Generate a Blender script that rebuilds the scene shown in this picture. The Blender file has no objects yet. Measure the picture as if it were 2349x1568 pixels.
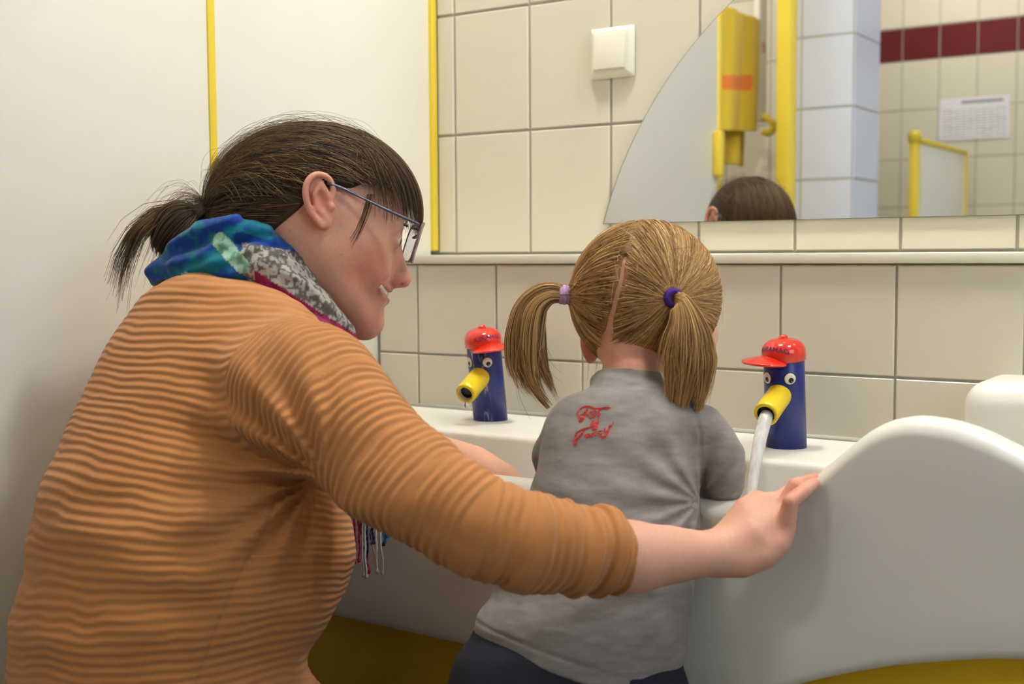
import bpy, bmesh, math, random
import numpy as np
from math import sin, cos, pi, radians, sqrt, atan2
from mathutils import Vector, Matrix

random.seed(7); rng = np.random.default_rng(7)
SC = bpy.context.scene
COL = SC.collection

# ------------------------------------------------------------------ camera
FPX = 2800.0; YAW, PIT, ROL = .5875, -.0722, -.0062
CAM = np.array([1.234, -1.686, .90])
AX = np.array([-sin(YAW)*cos(PIT), cos(YAW)*cos(PIT), sin(PIT)])
_r = np.array([cos(YAW), sin(YAW), 0.]); _u = np.cross(_r, AX)
RX = _r*cos(ROL)+_u*sin(ROL); UP = -_r*sin(ROL)+_u*cos(ROL)
cd = bpy.data.cameras.new('camera'); cam = bpy.data.objects.new('camera', cd); COL.objects.link(cam)
cd.sensor_width = 36.0; cd.lens = 36.0*FPX/2349.0; cd.clip_start = .05
M = Matrix.Identity(4)
for i in range(3):
    M[i][0] = RX[i]; M[i][1] = UP[i]; M[i][2] = -AX[i]; M[i][3] = CAM[i]
cam.matrix_world = M
cd.dof.use_dof = True; cd.dof.focus_distance = 1.43; cd.dof.aperture_fstop = 5.6
SC.camera = cam

# ------------------------------------------------------------------ colour management, world
SC.view_settings.view_transform = 'Standard'; SC.view_settings.look = 'None'
SC.view_settings.exposure = 0.0; SC.view_settings.gamma = 1.0; SC.view_settings.use_curve_mapping = False
w = bpy.data.worlds.new('world'); SC.world = w; w.use_nodes = True
w.node_tree.nodes['Background'].inputs[0].default_value = (.9, .95, 1, 1)
w.node_tree.nodes['Background'].inputs[1].default_value = .15

def area(name, loc, target, sx, sy, power, col):
    l = bpy.data.lights.new(name, 'AREA'); l.shape = 'RECTANGLE'; l.size = sx; l.size_y = sy
    l.energy = power; l.color = col
    o = bpy.data.objects.new(name, l); COL.objects.link(o); o.location = loc
    o.rotation_euler = (Vector(target)-Vector(loc)).to_track_quat('-Z', 'Y').to_euler()
    return o
# daylight entering by the window in the right hand wall of the room
area('window_daylight', (2.86, -1.4, 1.65), (0.0, -1.75, 1.3), 1.3, 1.2, 17, (.66, .80, 1.0))
LAMP_POWER = 124.0
LAMP_COL = (1.0, .95, .86)
LAMPS = [(.40, -.46), (1.45, -.46)]
REAR_POWER = 26.0
CEIL = 2.55

# ------------------------------------------------------------------ helpers
def at(x, y, D):
    return CAM + (AX + (x-1174.5)/FPX*RX - (y-784)/FPX*UP)*D
def lin(c):
    c = np.asarray(c, float)/255.
    return tuple(np.where(c <= .04045, c/12.92, ((c+.055)/1.055)**2.4))
def link(o, parent=None):
    COL.objects.link(o)
    if parent is not None: o.parent = parent
    return o
def mesh_obj(name, V, Fc, mat=None, parent=None, smooth=False):
    me = bpy.data.meshes.new(name)
    me.from_pydata([tuple(map(float, v)) for v in V], [], [tuple(map(int, f)) for f in Fc])
    me.update()
    if mat: me.materials.append(mat)
    if smooth: me.polygons.foreach_set('use_smooth', [True]*len(me.polygons))
    return link(bpy.data.objects.new(name, me), parent)
def np_mesh(name, V, Q, mat=None, parent=None, smooth=True, attrs=None):
    V = np.ascontiguousarray(V, np.float32); Q = np.ascontiguousarray(Q, np.int32)
    k = Q.shape[1]
    me = bpy.data.meshes.new(name)
    me.vertices.add(len(V)); me.vertices.foreach_set('co', V.ravel())
    me.loops.add(Q.size); me.loops.foreach_set('vertex_index', Q.ravel())
    me.polygons.add(len(Q)); me.polygons.foreach_set('loop_start', np.arange(0, Q.size, k, dtype=np.int32))
    me.update(calc_edges=True)
    if smooth: me.polygons.foreach_set('use_smooth', np.ones(len(Q), bool))
    for nm, arr in (attrs or {}).items():
        arr = np.asarray(arr, np.float32)
        if arr.ndim == 1:
            a = me.attributes.new(nm, 'FLOAT', 'POINT'); a.data.foreach_set('value', arr)
        else:
            if arr.shape[1] == 3: arr = np.concatenate([arr, np.ones((len(arr), 1), np.float32)], 1)
            a = me.attributes.new(nm, 'FLOAT_COLOR', 'POINT'); a.data.foreach_set('color', np.ascontiguousarray(arr, np.float32).ravel())
    if mat: me.materials.append(mat)
    me.validate(); 
    return link(bpy.data.objects.new(name, me), parent)
def tag(o, label=None, cat=None, group=None, kind=None):
    for k, v in (('label', label), ('category', cat), ('group', group), ('kind', kind)):
        if v: o[k] = v
    return o
def empty(name, loc=(0, 0, 0), rz=0):
    o = bpy.data.objects.new(name, None); o.location = loc; o.rotation_euler = (0, 0, rz); o.empty_display_size = .05
    return link(o)
def box(name, lo, hi, mat, parent=None, bevel=0, seg=2, smooth=None):
    bm = bmesh.new(); bmesh.ops.create_cube(bm, size=1)
    lo = np.array(lo, float); hi = np.array(hi, float)
    for v in bm.verts:
        v.co = Vector((lo+hi)/2) + Vector(np.array(v.co)*(hi-lo))
    if bevel: bmesh.ops.bevel(bm, geom=bm.edges[:], offset=bevel, segments=seg, profile=.5, affect='EDGES')
    me = bpy.data.meshes.new(name); bm.to_mesh(me); bm.free(); me.materials.append(mat)
    if bevel if smooth is None else smooth: me.polygons.foreach_set('use_smooth', [True]*len(me.polygons))
    return link(bpy.data.objects.new(name, me), parent)
def lathe(profile, n=32):
    V = []; Fc = []
    m = len(profile)
    for i in range(n):
        a = 2*pi*i/n
        for (r, z) in profile: V.append((r*cos(a), r*sin(a), z))
    for i in range(n):
        for j in range(m-1):
            a, b = i*m+j, ((i+1) % n)*m+j
            Fc.append((a, b, b+1, a+1))
    return V, Fc
def tube(path, rad, n=8, cap=True):
    P = np.asarray(path, float); m = len(P)
    rad = np.broadcast_to(np.asarray(rad, float), (m,))
    T = np.gradient(P, axis=0); T /= np.linalg.norm(T, axis=1)[:, None]+1e-12
    up = np.array([.13, .21, .97]); V = []; Fc = []
    nrm = np.cross(T[0], up); nrm /= np.linalg.norm(nrm)
    for i in range(m):
        nrm = nrm - T[i]*(nrm@T[i]); nrm /= np.linalg.norm(nrm)+1e-12
        b = np.cross(T[i], nrm)
        for k in range(n):
            a = 2*pi*k/n; V.append(P[i]+rad[i]*(cos(a)*nrm+sin(a)*b))
    for i in range(m-1):
        for k in range(n):
            k2 = (k+1) % n; Fc.append((i*n+k, i*n+k2, (i+1)*n+k2, (i+1)*n+k))
    if cap:
        Fc.append(tuple(range(n))[::-1]); Fc.append(tuple((m-1)*n+k for k in range(n)))
    return V, Fc
def spline(P, n):
    P = np.asarray(P, float); t = np.concatenate([[0], np.cumsum(np.linalg.norm(np.diff(P[:, :3], axis=0), axis=1))]); t /= t[-1]
    q = np.linspace(0, 1, n); m = np.zeros_like(P)
    m[1:-1] = (P[2:]-P[:-2])/(t[2:]-t[:-2])[:, None]; m[0] = (P[1]-P[0])/(t[1]-t[0]); m[-1] = (P[-1]-P[-2])/(t[-1]-t[-2])
    i = np.clip(np.searchsorted(t, q, side='right')-1, 0, len(t)-2); h = (t[i+1]-t[i]); s = (q-t[i])/h
    s = s[:, None]; h = h[:, None]
    return (2*s**3-3*s**2+1)*P[i]+(s**3-2*s**2+s)*h*m[i]+(-2*s**3+3*s**2)*P[i+1]+(s**3-s**2)*h*m[i+1]

# ------------------------------------------------------------------ materials
def new_mat(name):
    m = bpy.data.materials.new(name); m.use_nodes = True
    return m, m.node_tree, m.node_tree.nodes['Principled BSDF']
def N(nt, t, **kw):
    n = nt.nodes.new(t)
    for k, v in kw.items():
        if k in n.inputs: n.inputs[k].default_value = v
        else: setattr(n, k, v)
    return n
def pmat(name, rgb, rough=.5, var=.03, scale=30., bump=0., bscale=200., metal=0., coat=0., sss=0., spec=.5, sheen=0.):
    """plain procedural material: base colour with fine noise variation and optional fine relief"""
    m, nt, b = new_mat(name)
    c = lin(rgb)
    tc = N(nt, 'ShaderNodeTexCoord')
    nz = N(nt, 'ShaderNodeTexNoise'); nz.inputs['Scale'].default_value = scale; nz.inputs['Detail'].default_value = 3
    nt.links.new(tc.outputs['Object'], nz.inputs['Vector'])
    mx = N(nt, 'ShaderNodeMix', data_type='RGBA')
    mx.inputs[6].default_value = (*[x*(1-var) for x in c], 1); mx.inputs[7].default_value = (*[min(1, x*(1+var)) for x in c], 1)
    nt.links.new(nz.outputs[0], mx.inputs[0]); nt.links.new(mx.outputs[2], b.inputs['Base Color'])
    b.inputs['Roughness'].default_value = rough; b.inputs['Metallic'].default_value = metal
    b.inputs['Coat Weight'].default_value = coat; b.inputs['Specular IOR Level'].default_value = spec
    if sheen: b.inputs['Sheen Weight'].default_value = sheen
    if sss:
        b.inputs['Subsurface Weight'].default_value = sss; b.inputs['Subsurface Radius'].default_value = (.008, .003, .0015); b.inputs['Subsurface Scale'].default_value = .6
    if bump:
        n2 = N(nt, 'ShaderNodeTexNoise'); n2.inputs['Scale'].default_value = bscale
        nt.links.new(tc.outputs['Object'], n2.inputs['Vector'])
        bp = N(nt, 'ShaderNodeBump'); bp.inputs['Strength'].default_value = bump; bp.inputs['Distance'].default_value = .001
        nt.links.new(n2.outputs[0], bp.inputs['Height']); nt.links.new(bp.outputs[0], b.inputs['Normal'])
    return m
M_TILE = pmat('cream_glazed_tile', (224, 217, 198), .22, .02, 8)
M_TILE_DAYTINT = pmat('white_tile_daylight_tint', (222, 228, 247), .25, .02, 8)  # white tile with the blue of the daylight mixed into its colour
M_BAND = pmat('maroon_glazed_tile', (104, 34, 40), .25, .06, 12)
M_GROUT = pmat('grey_grout', (176, 173, 158), .9, .12, 60, .4, 300)
M_PANEL = pmat('white_laminate', (240, 238, 228), .45, .01, 5)
M_YEL = pmat('yellow_profile', (238, 211, 66), .45, .03, 12)
M_YELP = pmat('yellow_panel', (226, 186, 12), .5, .04, 9)
M_CER = pmat('white_solid_surface', (238, 236, 228), .28, .015, 6)
M_SHELF = pmat('shelf_white', (236, 232, 214), .3, .02, 6)
M_SW = pmat('switch_plastic', (240, 236, 218), .3, .02, 10)
M_DARK = pmat('dark_base', (60, 58, 52), .7, .1, 10)
M_FLOOR = pmat('grey_floor_tile', (96, 92, 86), .5, .1, 14)
M_WALL = pmat('painted_wall', (232, 226, 208), .8, .02, 4)
M_CEIL = pmat('ceiling_white', (240, 238, 230), .9, .01, 4)
M_BLUE = pmat('blue_enamel', (17, 34, 116), .32, .06, 20)
M_RED = pmat('red_gloss', (222, 42, 26), .16, .04, 20, coat=.5)
M_SPOUT = pmat('yellow_spout', (245, 214, 40), .3, .03, 20)
M_BLACK = pmat('black_rubber', (24, 22, 22), .5, .1, 40)
M_EYEW = pmat('eye_white', (238, 236, 224), .35, .02, 20)
M_INK = pmat('navy_ink', (40, 34, 92), .4, .03, 20)
M_LIME = pmat('lime_scale', (200, 190, 170), .9, .2, 300)

# ------------------------------------------------------------------ room shell
XR, YB, XL = 2.95, -3.46, -1.35
def quad_wall(name, lo, hi, mat, kind='structure'):
    o = box(name, lo, hi, mat); tag(o, kind=kind); return o
floor = quad_wall('floor', (XL-.1, YB-.1, -.08), (XR+.1, .1, 0), M_FLOOR); floor['label'] = 'grey washroom floor'
ceil = quad_wall('ceiling', (XL-.1, YB-.1, CEIL), (XR+.1, .1, CEIL+.08), M_CEIL)
wall_back = quad_wall('wall_back', (XL-.1, .0, 0), (XR+.1, .1, CEIL), M_GROUT); wall_back['label'] = 'cream tiled wall behind the washbasin'
wall_rear = quad_wall('wall_rear', (XL-.1, YB-.1, 0), (XR+.1, YB, CEIL), M_GROUT)
wall_left = quad_wall('wall_left', (XL-.1, YB, 0), (XL, 0, CEIL), M_WALL)
# right wall with a window opening
wr = [((XR, YB, 0), (XR+.1, 0, 1.0)), ((XR, YB, 2.3), (XR+.1, 0, CEIL)), ((XR, -.7, 1.0), (XR+.1, 0, 2.3)), ((XR, YB, 1.0), (XR+.1, -2.1, 2.3))]
bm = bmesh.new()
for lo, hi in wr:
    ret = bmesh.ops.create_cube(bm, size=1); lo = np.array(lo); hi = np.array(hi)
    for v in ret['verts']: v.co = Vector((lo+hi)/2 + np.array(v.co)*(hi-lo))
me = bpy.data.meshes.new('wall_right'); bm.to_mesh(me); bm.free(); me.materials.append(M_WALL)
wall_right = tag(link(bpy.data.objects.new('wall_right', me)), kind='structure')

def tile_mesh(key, wd, ht, th, mat, cache={}):
    """one glazed tile lying in the x-z plane, front towards -y, softly bevelled edges"""
    k = (round(wd, 4), round(ht, 4), mat.name)
    if k in cache: return cache[k]
    b = .0014; x, z = wd/2, ht/2
    V = [(-x, 0, -z), (x, 0, -z), (x, 0, z), (-x, 0, z), (-x, -th+b, -z), (x, -th+b, -z), (x, -th+b, z), (-x, -th+b, z),
         (-x+b, -th, -z+b), (x-b, -th, -z+b), (x-b, -th, z-b), (-x+b, -th, z-b)]
    Fc = [(8, 9, 10, 11)]
    for i in range(4):
        j = (i+1) % 4; Fc.append((4+i, 4+j, 8+j, 8+i)); Fc.append((i, j, 4+j, 4+i))
    me = bpy.data.meshes.new('tile'); me.from_pydata(V, [], Fc); me.update(); me.materials.append(mat)
    cache[k] = me
    return me
def lay_tiles(parent, xs, zs, y0, mat, axis='y-', gap=.0042, th=.003, skip=None, mats=None):
    for j in range(len(zs)-1):
        for i in range(len(xs)-1):
            if skip and skip(xs[i], xs[i+1], zs[j], zs[j+1]): continue
            wd, ht = xs[i+1]-xs[i]-gap, zs[j+1]-zs[j]-gap
            if wd < .008 or ht < .008: continue
            mt = mats[j] if mats else mat
            o = bpy.data.objects.new('tile', tile_mesh(None, wd, ht, th, mt)); link(o, parent)
            cx, cz = (xs[i]+xs[i+1])/2, (zs[j]+zs[j+1])/2
            e = random.uniform(-.0003, .0003)
            if axis == 'y-': o.location = (cx, y0+e, cz)
            elif axis == 'y+': o.location = (cx, y0+e, cz); o.rotation_euler = (0, 0, pi)
            elif axis == 'x+': o.location = (y0+e, cx, cz); o.rotation_euler = (0, 0, pi/2)
xs = [-.038]+[.15*i for i in range(0, 14)]
zs = [.90+.2*i for i in range(0, 6)]
lay_tiles(wall_back, xs, zs, 0, M_TILE)
# boxed out installation wall below the shelf
LY = -.163
ledge_wall = quad_wall('wall_ledge', (-.038, LY, 0), (2.05, -.001, .884), M_GROUT); ledge_wall['label'] = 'low boxed out tiled wall below the shelf'
xs2 = [-.036]+[.043+.15*i for i in range(0, 13)]
lay_tiles(ledge_wall, xs2, [.60, .7435, .884], LY, M_TILE, gap=.0030)
shelf = box('shelf', (-.037, LY-.010, .885), (2.05, -.0045, .8985), M_SHELF, bevel=.0015)
tag(shelf, 'narrow cream white shelf running along the tiled wall under the mirror', 'shelf')
# rear wall with the maroon band, seen in the mirror
xs3 = [-.392+.1485*i for i in range(-5, 12)]
zs3 = [.68, .88, 1.08, 1.276, 1.476, 1.676, 1.81, 2.01, 2.21]
mm = [M_TILE]*5+[M_BAND]+[M_TILE]*2
lay_tiles(wall_rear, xs3, zs3, YB, M_TILE, axis='y+', mats=mm)
# tiled pier
PX0, PX1, PY0, PY1 = -.036, .124, -1.72, -1.95
pier = quad_wall('wall_pier', (PX0-.06, PY1, 0), (PX1, PY0, CEIL), M_GROUT)
pier['label'] = 'narrow white tiled pier reflected in the mirror'
zp = [.5+.2*i for i in range(0, 9)]
zp = [z+.004 for z in zp]
lay_tiles(pier, [PX0-.06, PX0+.15-.14, PX1], zp, PY0, M_TILE_DAYTINT, axis='y+')
lay_tiles(pier, [PY1, PY0], zp, PX1, M_TILE_DAYTINT, axis='x+')

# ------------------------------------------------------------------ partition with yellow profiles
part = tag(empty('partition', (-.05, -.6, 0)), 'white laminate toilet partition with yellow edge profiles beside the kneeling person', 'partition')
def child_box(name, lo, hi, mat, par, **kw):
    o = box(name, np.array(lo)-np.array(par.location), np.array(hi)-np.array(par.location), mat, par, **kw); return o
child_box('panel', (-.062, -.500, .10), (-.042, -.018, 2.05), M_PANEL, part, bevel=.001)
child_box('panel', (-.062, -1.180, .10), (-.042, -.512, 2.05), M_PANEL, part, bevel=.001)
child_box('edge_profile', (-.066, -.019, .905), (-.034, .0-.005, 2.05), M_YEL, part, bevel=.003)
child_box('edge_profile', (-.066, -.513, .10), (-.0395, -.500, 2.05), M_YEL, part, bevel=.001)
child_box('edge_profile', (-.067, -1.197, .10), (-.037, -1.180, 2.05), M_YEL, part, bevel=.003)
child_box('jamb_post', (-.075, -1.70, .0), (-.032, -1.65, 2.05), M_YEL, part, bevel=.004)
h = child_box('door_handle', (-.042, -1.172, 1.088), (-.018, -1.150, 1.20), M_YEL, part, bevel=.005)
child_box('foot', (-.062, -.27, 0), (-.045, -.24, .10), M_DARK, part, bevel=.002)
child_box('foot', (-.062, -.9, 0), (-.045, -.87, .10), M_DARK, part, bevel=.002)

# ------------------------------------------------------------------ mirror
mc, mz, mr = .8913, .7697, .6270
m_mir, nt, b = new_mat('mirror_silver')
nz = N(nt, 'ShaderNodeTexNoise'); nz.inputs['Scale'].default_value = 3
cr = N(nt, 'ShaderNodeMix', data_type='RGBA'); cr.inputs[6].default_value = (.93, .94, .93, 1); cr.inputs[7].default_value = (.95, .955, .945, 1)
nt.links.new(nz.outputs[0], cr.inputs[0]); nt.links.new(cr.outputs[2], b.inputs['Base Color'])
b.inputs['Metallic'].default_value = 1; b.inputs['Roughness'].default_value = .004
zb = .9455
a0 = math.asin((zb-mz)/mr)
out = [(mc+mr*cos(a0+(pi-2*a0)*i/72), mz+mr*sin(a0+(pi-2*a0)*i/72)) for i in range(73)]
n = len(out)
yb, yf = -.0046, -.0092
cx = [sum(p[0] for p in out)/n, sum(p[1] for p in out)/n]
ins = [(cx[0]+(p[0]-cx[0])*.9975, cx[1]+(p[1]-cx[1])*.9975) for p in out]
mir_e = empty('mirror', (mc, yb, zb)); tag(mir_e, 'large half round wall mirror above the shelf', 'mirror')
V = [(p[0]-mc, 0, p[1]-zb) for p in out]+[(p[0]-mc, yf-yb+.0006, p[1]-zb) for p in out]
Fc = [tuple(range(n))]+[(i, (i+1) % n, n+(i+1) % n, n+i) for i in range(n)]
V += [(p[0]-mc, yf-yb, p[1]-zb) for p in ins]
Fc += [(n+i, n+(i+1) % n, 2*n+(i+1) % n, 2*n+i) for i in range(n)]
mesh_obj('glass_edge', V, Fc, pmat('mirror_edge', (62, 74, 62), .2, .05, 30), mir_e)
mesh_obj('reflective_face', [(p[0]-mc, yf-yb, p[1]-zb) for p in ins], [tuple(range(n))], m_mir, mir_e)

# ------------------------------------------------------------------ light switch
sw = tag(empty('light_switch', (.305, -.0045, 1.2085)), 'cream square rocker light switch on the tiles left of the mirror', 'light switch')
def frustum(name, w0, w1, y0, y1, mat, par, bev=.0, z_off=0):
    bm = bmesh.new()
    a = [bm.verts.new((sx*w0, y0, sz*w0+z_off)) for sx, sz in ((-1, -1), (1, -1), (1, 1), (-1, 1))]
    c = [bm.verts.new((sx*w1, y1, sz*w1+z_off)) for sx, sz in ((-1, -1), (1, -1), (1, 1), (-1, 1))]
    bm.faces.new(a[::-1]); bm.faces.new(c)
    for i in range(4): bm.faces.new((a[i], a[(i+1) % 4], c[(i+1) % 4], c[i]))
    bmesh.ops.recalc_face_normals(bm, faces=bm.faces)
    if bev: bmesh.ops.bevel(bm, geom=[e for e in bm.edges], offset=bev, segments=3, profile=.5, affect='EDGES')
    me = bpy.data.meshes.new(name); bm.to_mesh(me); bm.free(); me.materials.append(mat)
    me.polygons.foreach_set('use_smooth', [True]*len(me.polygons))
    return link(bpy.data.objects.new(name, me), par)
frustum('frame', .0405, .0325, 0, -.0105, M_SW, sw, .0035)
o = frustum('rocker', .0275, .0268, -.0085, -.0150, M_SW, sw, .0012); o.rotation_euler = (radians(-3.5), 0, 0)

# ------------------------------------------------------------------ washbasin
YF = -.56
def lerp_tab(x, tab):
    return float(np.interp(x, [t[0] for t in tab], [t[1] for t in tab]))
def smooth_tab(x, tab):
    P = np.array(tab, float); X, Y = P[:, 0], P[:, 1]
    m = np.zeros(len(X)); d = np.diff(Y)/np.diff(X); m[1:-1] = np.where(d[1:]*d[:-1] > 0, 2*d[1:]*d[:-1]/(d[1:]+d[:-1]+1e-12), 0)
    i = int(np.clip(np.searchsorted(X, x)-1, 0, len(X)-2)); h = X[i+1]-X[i]; s = min(max((x-X[i])/h, 0), 1)
    return float((2*s**3-3*s**2+1)*Y[i]+(s**3-2*s**2+s)*h*m[i]+(-2*s**3+3*s**2)*Y[i+1]+(s**3-s**2)*h*m[i+1])
RIM = [(-.04, .645), (.60, .645), (.74, .648), (.79, .657), (.815, .671), (.846, .699), (.871, .722), (.887, .7345), (.905, .743), (.930, .7475), (.955, .7455), (.984, .738), (1.02, .7225), (1.1, .69), (1.2, .662), (1.32, .648), (1.9, .645)]
BOT = [(-.04, .446), (.44, .443), (.62, .438), (.735, .446), (.79, .462), (.827, .479), (.882, .501), (.931, .5165), (1.025, .537), (1.15, .545), (1.35, .535), (1.6, .46), (1.9, .446)]
basin = tag(empty('washbasin', (.6, -.4, .44)), 'long white trough washbasin with a wavy front rim', 'washbasin')
X0, X1 = -.034, 1.9
stations = np.unique(np.concatenate([np.linspace(X0, X1, 70), np.linspace(.76, 1.06, 46)]))
sections = []
for x in stations:
    zr = smooth_tab(x, RIM); zb_ = smooth_tab(x, BOT); R = .017
    sec = [(YF+.045, zb_), (YF+.012, zb_), (YF+.003, zb_+.003), (YF, zb_+.012)]
    for t in np.linspace(0, 1, 7)[1:]: sec.append((YF, zb_+.012+t*(zr-R-zb_-.012)))
    for t in range(1, 9): a = pi-t*pi/2/8; sec.append((YF+R+R*cos(a), zr-R+R*sin(a)))
    sec.append((YF+R+.010, zr))
    for t in range(1, 7): a = pi/2-t*pi/2/6; sec.append((YF+R+.010+R*cos(a), zr-R+R*sin(a)))
    bz = .515; r2 = .05
    yi = YF+2*R+.010
    for t in np.linspace(0, 1, 6)[1:]: sec.append((yi+.012*t, zr-R+t*(bz+r2-zr+R)))
    for t in range(1, 7): a = pi+t*pi/2/6; sec.append((yi+.012+r2+r2*cos(a), bz+r2+r2*sin(a)))
    yk = -.352
    for t in range(1, 7): a = -pi/2+t*pi/2/6; sec.append((yk-.012-r2+r2*cos(a), bz+r2+r2*sin(a)))
    lz = .66; r3 = .009
    sec.append((yk, lz-r3))
    for t in range(1, 6): a = pi-t*pi/2/5; sec.append((yk+r3+r3*cos(a), lz-r3+r3*sin(a)))
    sec.append((LY-.004-.006, lz)); sec.append((LY-.0045, lz+.003))
    sections.append([(x, y, z) for y, z in sec])
m = len(sections[0])
V = [np.array(p)-np.array(basin.location) for s in sections for p in s]
Fc = [(i*m+j, i*m+j+1, (i+1)*m+j+1, (i+1)*m+j) for i in range(len(sections)-1) for j in range(m-1)]
mesh_obj('basin_body', V, Fc, M_CER, basin, smooth=True)
# sealant bead along the wall
V, Fc = tube([(X0, LY-.006, .6605), (X1, LY-.006, .6605)], .0045, 8)
mesh_obj('sealant_bead', np.array(V)-np.array(basin.location), Fc, pmat('grey_sealant', (188, 190, 176), .6, .05, 40), basin, smooth=True)
# raised deck at the right
up = box('raised_deck', np.array((.903, -.300, .55))-np.array(basin.location), np.array((1.9, LY-.0046, .757))-np.array(basin.location), M_CER, basin, bevel=.028, seg=7)
# drain on the bowl floor
V, Fc = lathe([(0, .002), (.018, .002), (.022, .0)], 24)
mesh_obj('drain', np.array(V)+np.array((.5, -.44, .516))-np.array(basin.location), Fc, pmat('chrome', (200, 200, 200), .15, .02, 30, metal=1), basin, smooth=True)

clad = tag(empty('cladding_panel', (.6, -.45, 0)), 'yellow cladding panel under the white washbasin', 'panel')
child_box('panel', (-.034, -.522, .325), (1.9, -.505, .60), M_YELP, clad, bevel=.002)
child_box('plinth', (-.034, -.47, 0), (1.9, -.45, .40), M_DARK, clad, bevel=.002)
# ------------------------------------------------------------------ ceiling lamps (modelled fittings that light the room)
def lamp_mat(name, power):
    m, nt, b = new_mat(name)
    b.inputs['Base Color'].default_value = (.9, .9, .85, 1)
    nz = N(nt, 'ShaderNodeTexNoise'); nz.inputs['Scale'].default_value = 4
    mr_ = N(nt, 'ShaderNodeMapRange'); mr_.inputs[3].default_value = power*.98; mr_.inputs[4].default_value = power*1.02
    nt.links.new(nz.outputs[0], mr_.inputs[0]); nt.links.new(mr_.outputs[0], b.inputs['Emission Strength'])
    b.inputs['Emission Color'].default_value = (*LAMP_COL, 1)
    return m
m_em = lamp_mat('lamp_diffuser', LAMP_POWER); m_em2 = lamp_mat('rear_lamp_diffuser', REAR_POWER)
for i, (lx, ly) in enumerate(LAMPS):
    e = tag(empty('ceiling_lamp', (lx, ly, CEIL)), ['square ceiling lamp above the left faucet', 'square ceiling lamp above the right faucet'][i], 'lamp', 'ceiling lamps')
    box('housing', (-.12, -.12, -.05), (.12, .12, 0), M_PANEL, e, bevel=.006)
    box('diffuser', (-.105, -.105, -.062), (.105, .105, -.0505), m_em, e, bevel=.004)
# a lamp behind the camera; a second, unseen one is added to brighten the cubicle
for i, (lx, ly) in enumerate(((.1, -3.0), (-.55, -1.35))):
    e = tag(empty('ceiling_lamp', (lx, ly, CEIL)), ['square ceiling lamp near the rear wall', 'unseen square ceiling lamp added to brighten the toilet cubicle'][i], 'lamp', 'ceiling lamps')
    box('housing', (-.21, -.21, -.05), (.21, .21, 0), M_PANEL, e, bevel=.006)
    box('diffuser', (-.19, -.19, -.062), (.19, .19, -.0505), m_em2, e, bevel=.004)

# ------------------------------------------------------------------ bird faucets
def text_mesh(body, size, name, extrude=.0):
    cu = bpy.data.curves.new(name, 'FONT'); cu.body = body; cu.size = size; cu.align_x = 'CENTER'; cu.extrude = extrude; cu.resolution_u = 3
    o = bpy.data.objects.new(name, cu); COL.objects.link(o)
    dg = bpy.context.evaluated_depsgraph_get()
    me = bpy.data.meshes.new_from_object(o.evaluated_get(dg))
    V = np.array([v.co[:] for v in me.vertices]); Fc = [tuple(p.vertices) for p in me.polygons]
    bpy.data.objects.remove(o); bpy.data.curves.remove(cu); bpy.data.meshes.remove(me)
    return V, Fc
m_blue2, nt, b = new_mat('blue_enamel_limescale')
tc = N(nt, 'ShaderNodeTexCoord'); mp = N(nt, 'ShaderNodeMapping'); mp.inputs['Scale'].default_value = (190, 190, 26)
nz = N(nt, 'ShaderNodeTexNoise'); nz.inputs['Scale'].default_value = 1; nz.inputs['Detail'].default_value = 5; nz.inputs['Distortion'].default_value = 1.2
nt.links.new(tc.outputs['Object'], mp.inputs[0]); nt.links.new(mp.outputs[0], nz.inputs['Vector'])
rp = N(nt, 'ShaderNodeValToRGB'); rp.color_ramp.elements[0].position = .53; rp.color_ramp.elements[1].position = .62
nt.links.new(nz.outputs[0], rp.inputs[0])
# limited to the spout side of the cylinder
sx = N(nt, 'ShaderNodeSeparateXYZ'); nt.links.new(tc.outputs['Object'], sx.inputs[0])
mrg = N(nt, 'ShaderNodeMapRange'); mrg.inputs[1].default_value = -.019; mrg.inputs[2].default_value = -.023
nt.links.new(sx.outputs[1], mrg.inputs[0])
mul = N(nt, 'ShaderNodeMath', operation='MULTIPLY'); nt.links.new(rp.outputs[0], mul.inputs[0]); nt.links.new(mrg.outputs[0], mul.inputs[1])
mul2 = N(nt, 'ShaderNodeMath', operation='MULTIPLY'); nt.links.new(mul.outputs[0], mul2.inputs[0]); mul2.inputs[1].default_value = .7
mx = N(nt, 'ShaderNodeMix', data_type='RGBA'); mx.inputs[6].default_value = (*lin((17, 34, 116)), 1); mx.inputs[7].default_value = (*lin((190, 186, 180)), 1)
nt.links.new(mul2.outputs[0], mx.inputs[0]); nt.links.new(mx.outputs[2], b.inputs['Base Color']); b.inputs['Roughness'].default_value = .35

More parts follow.
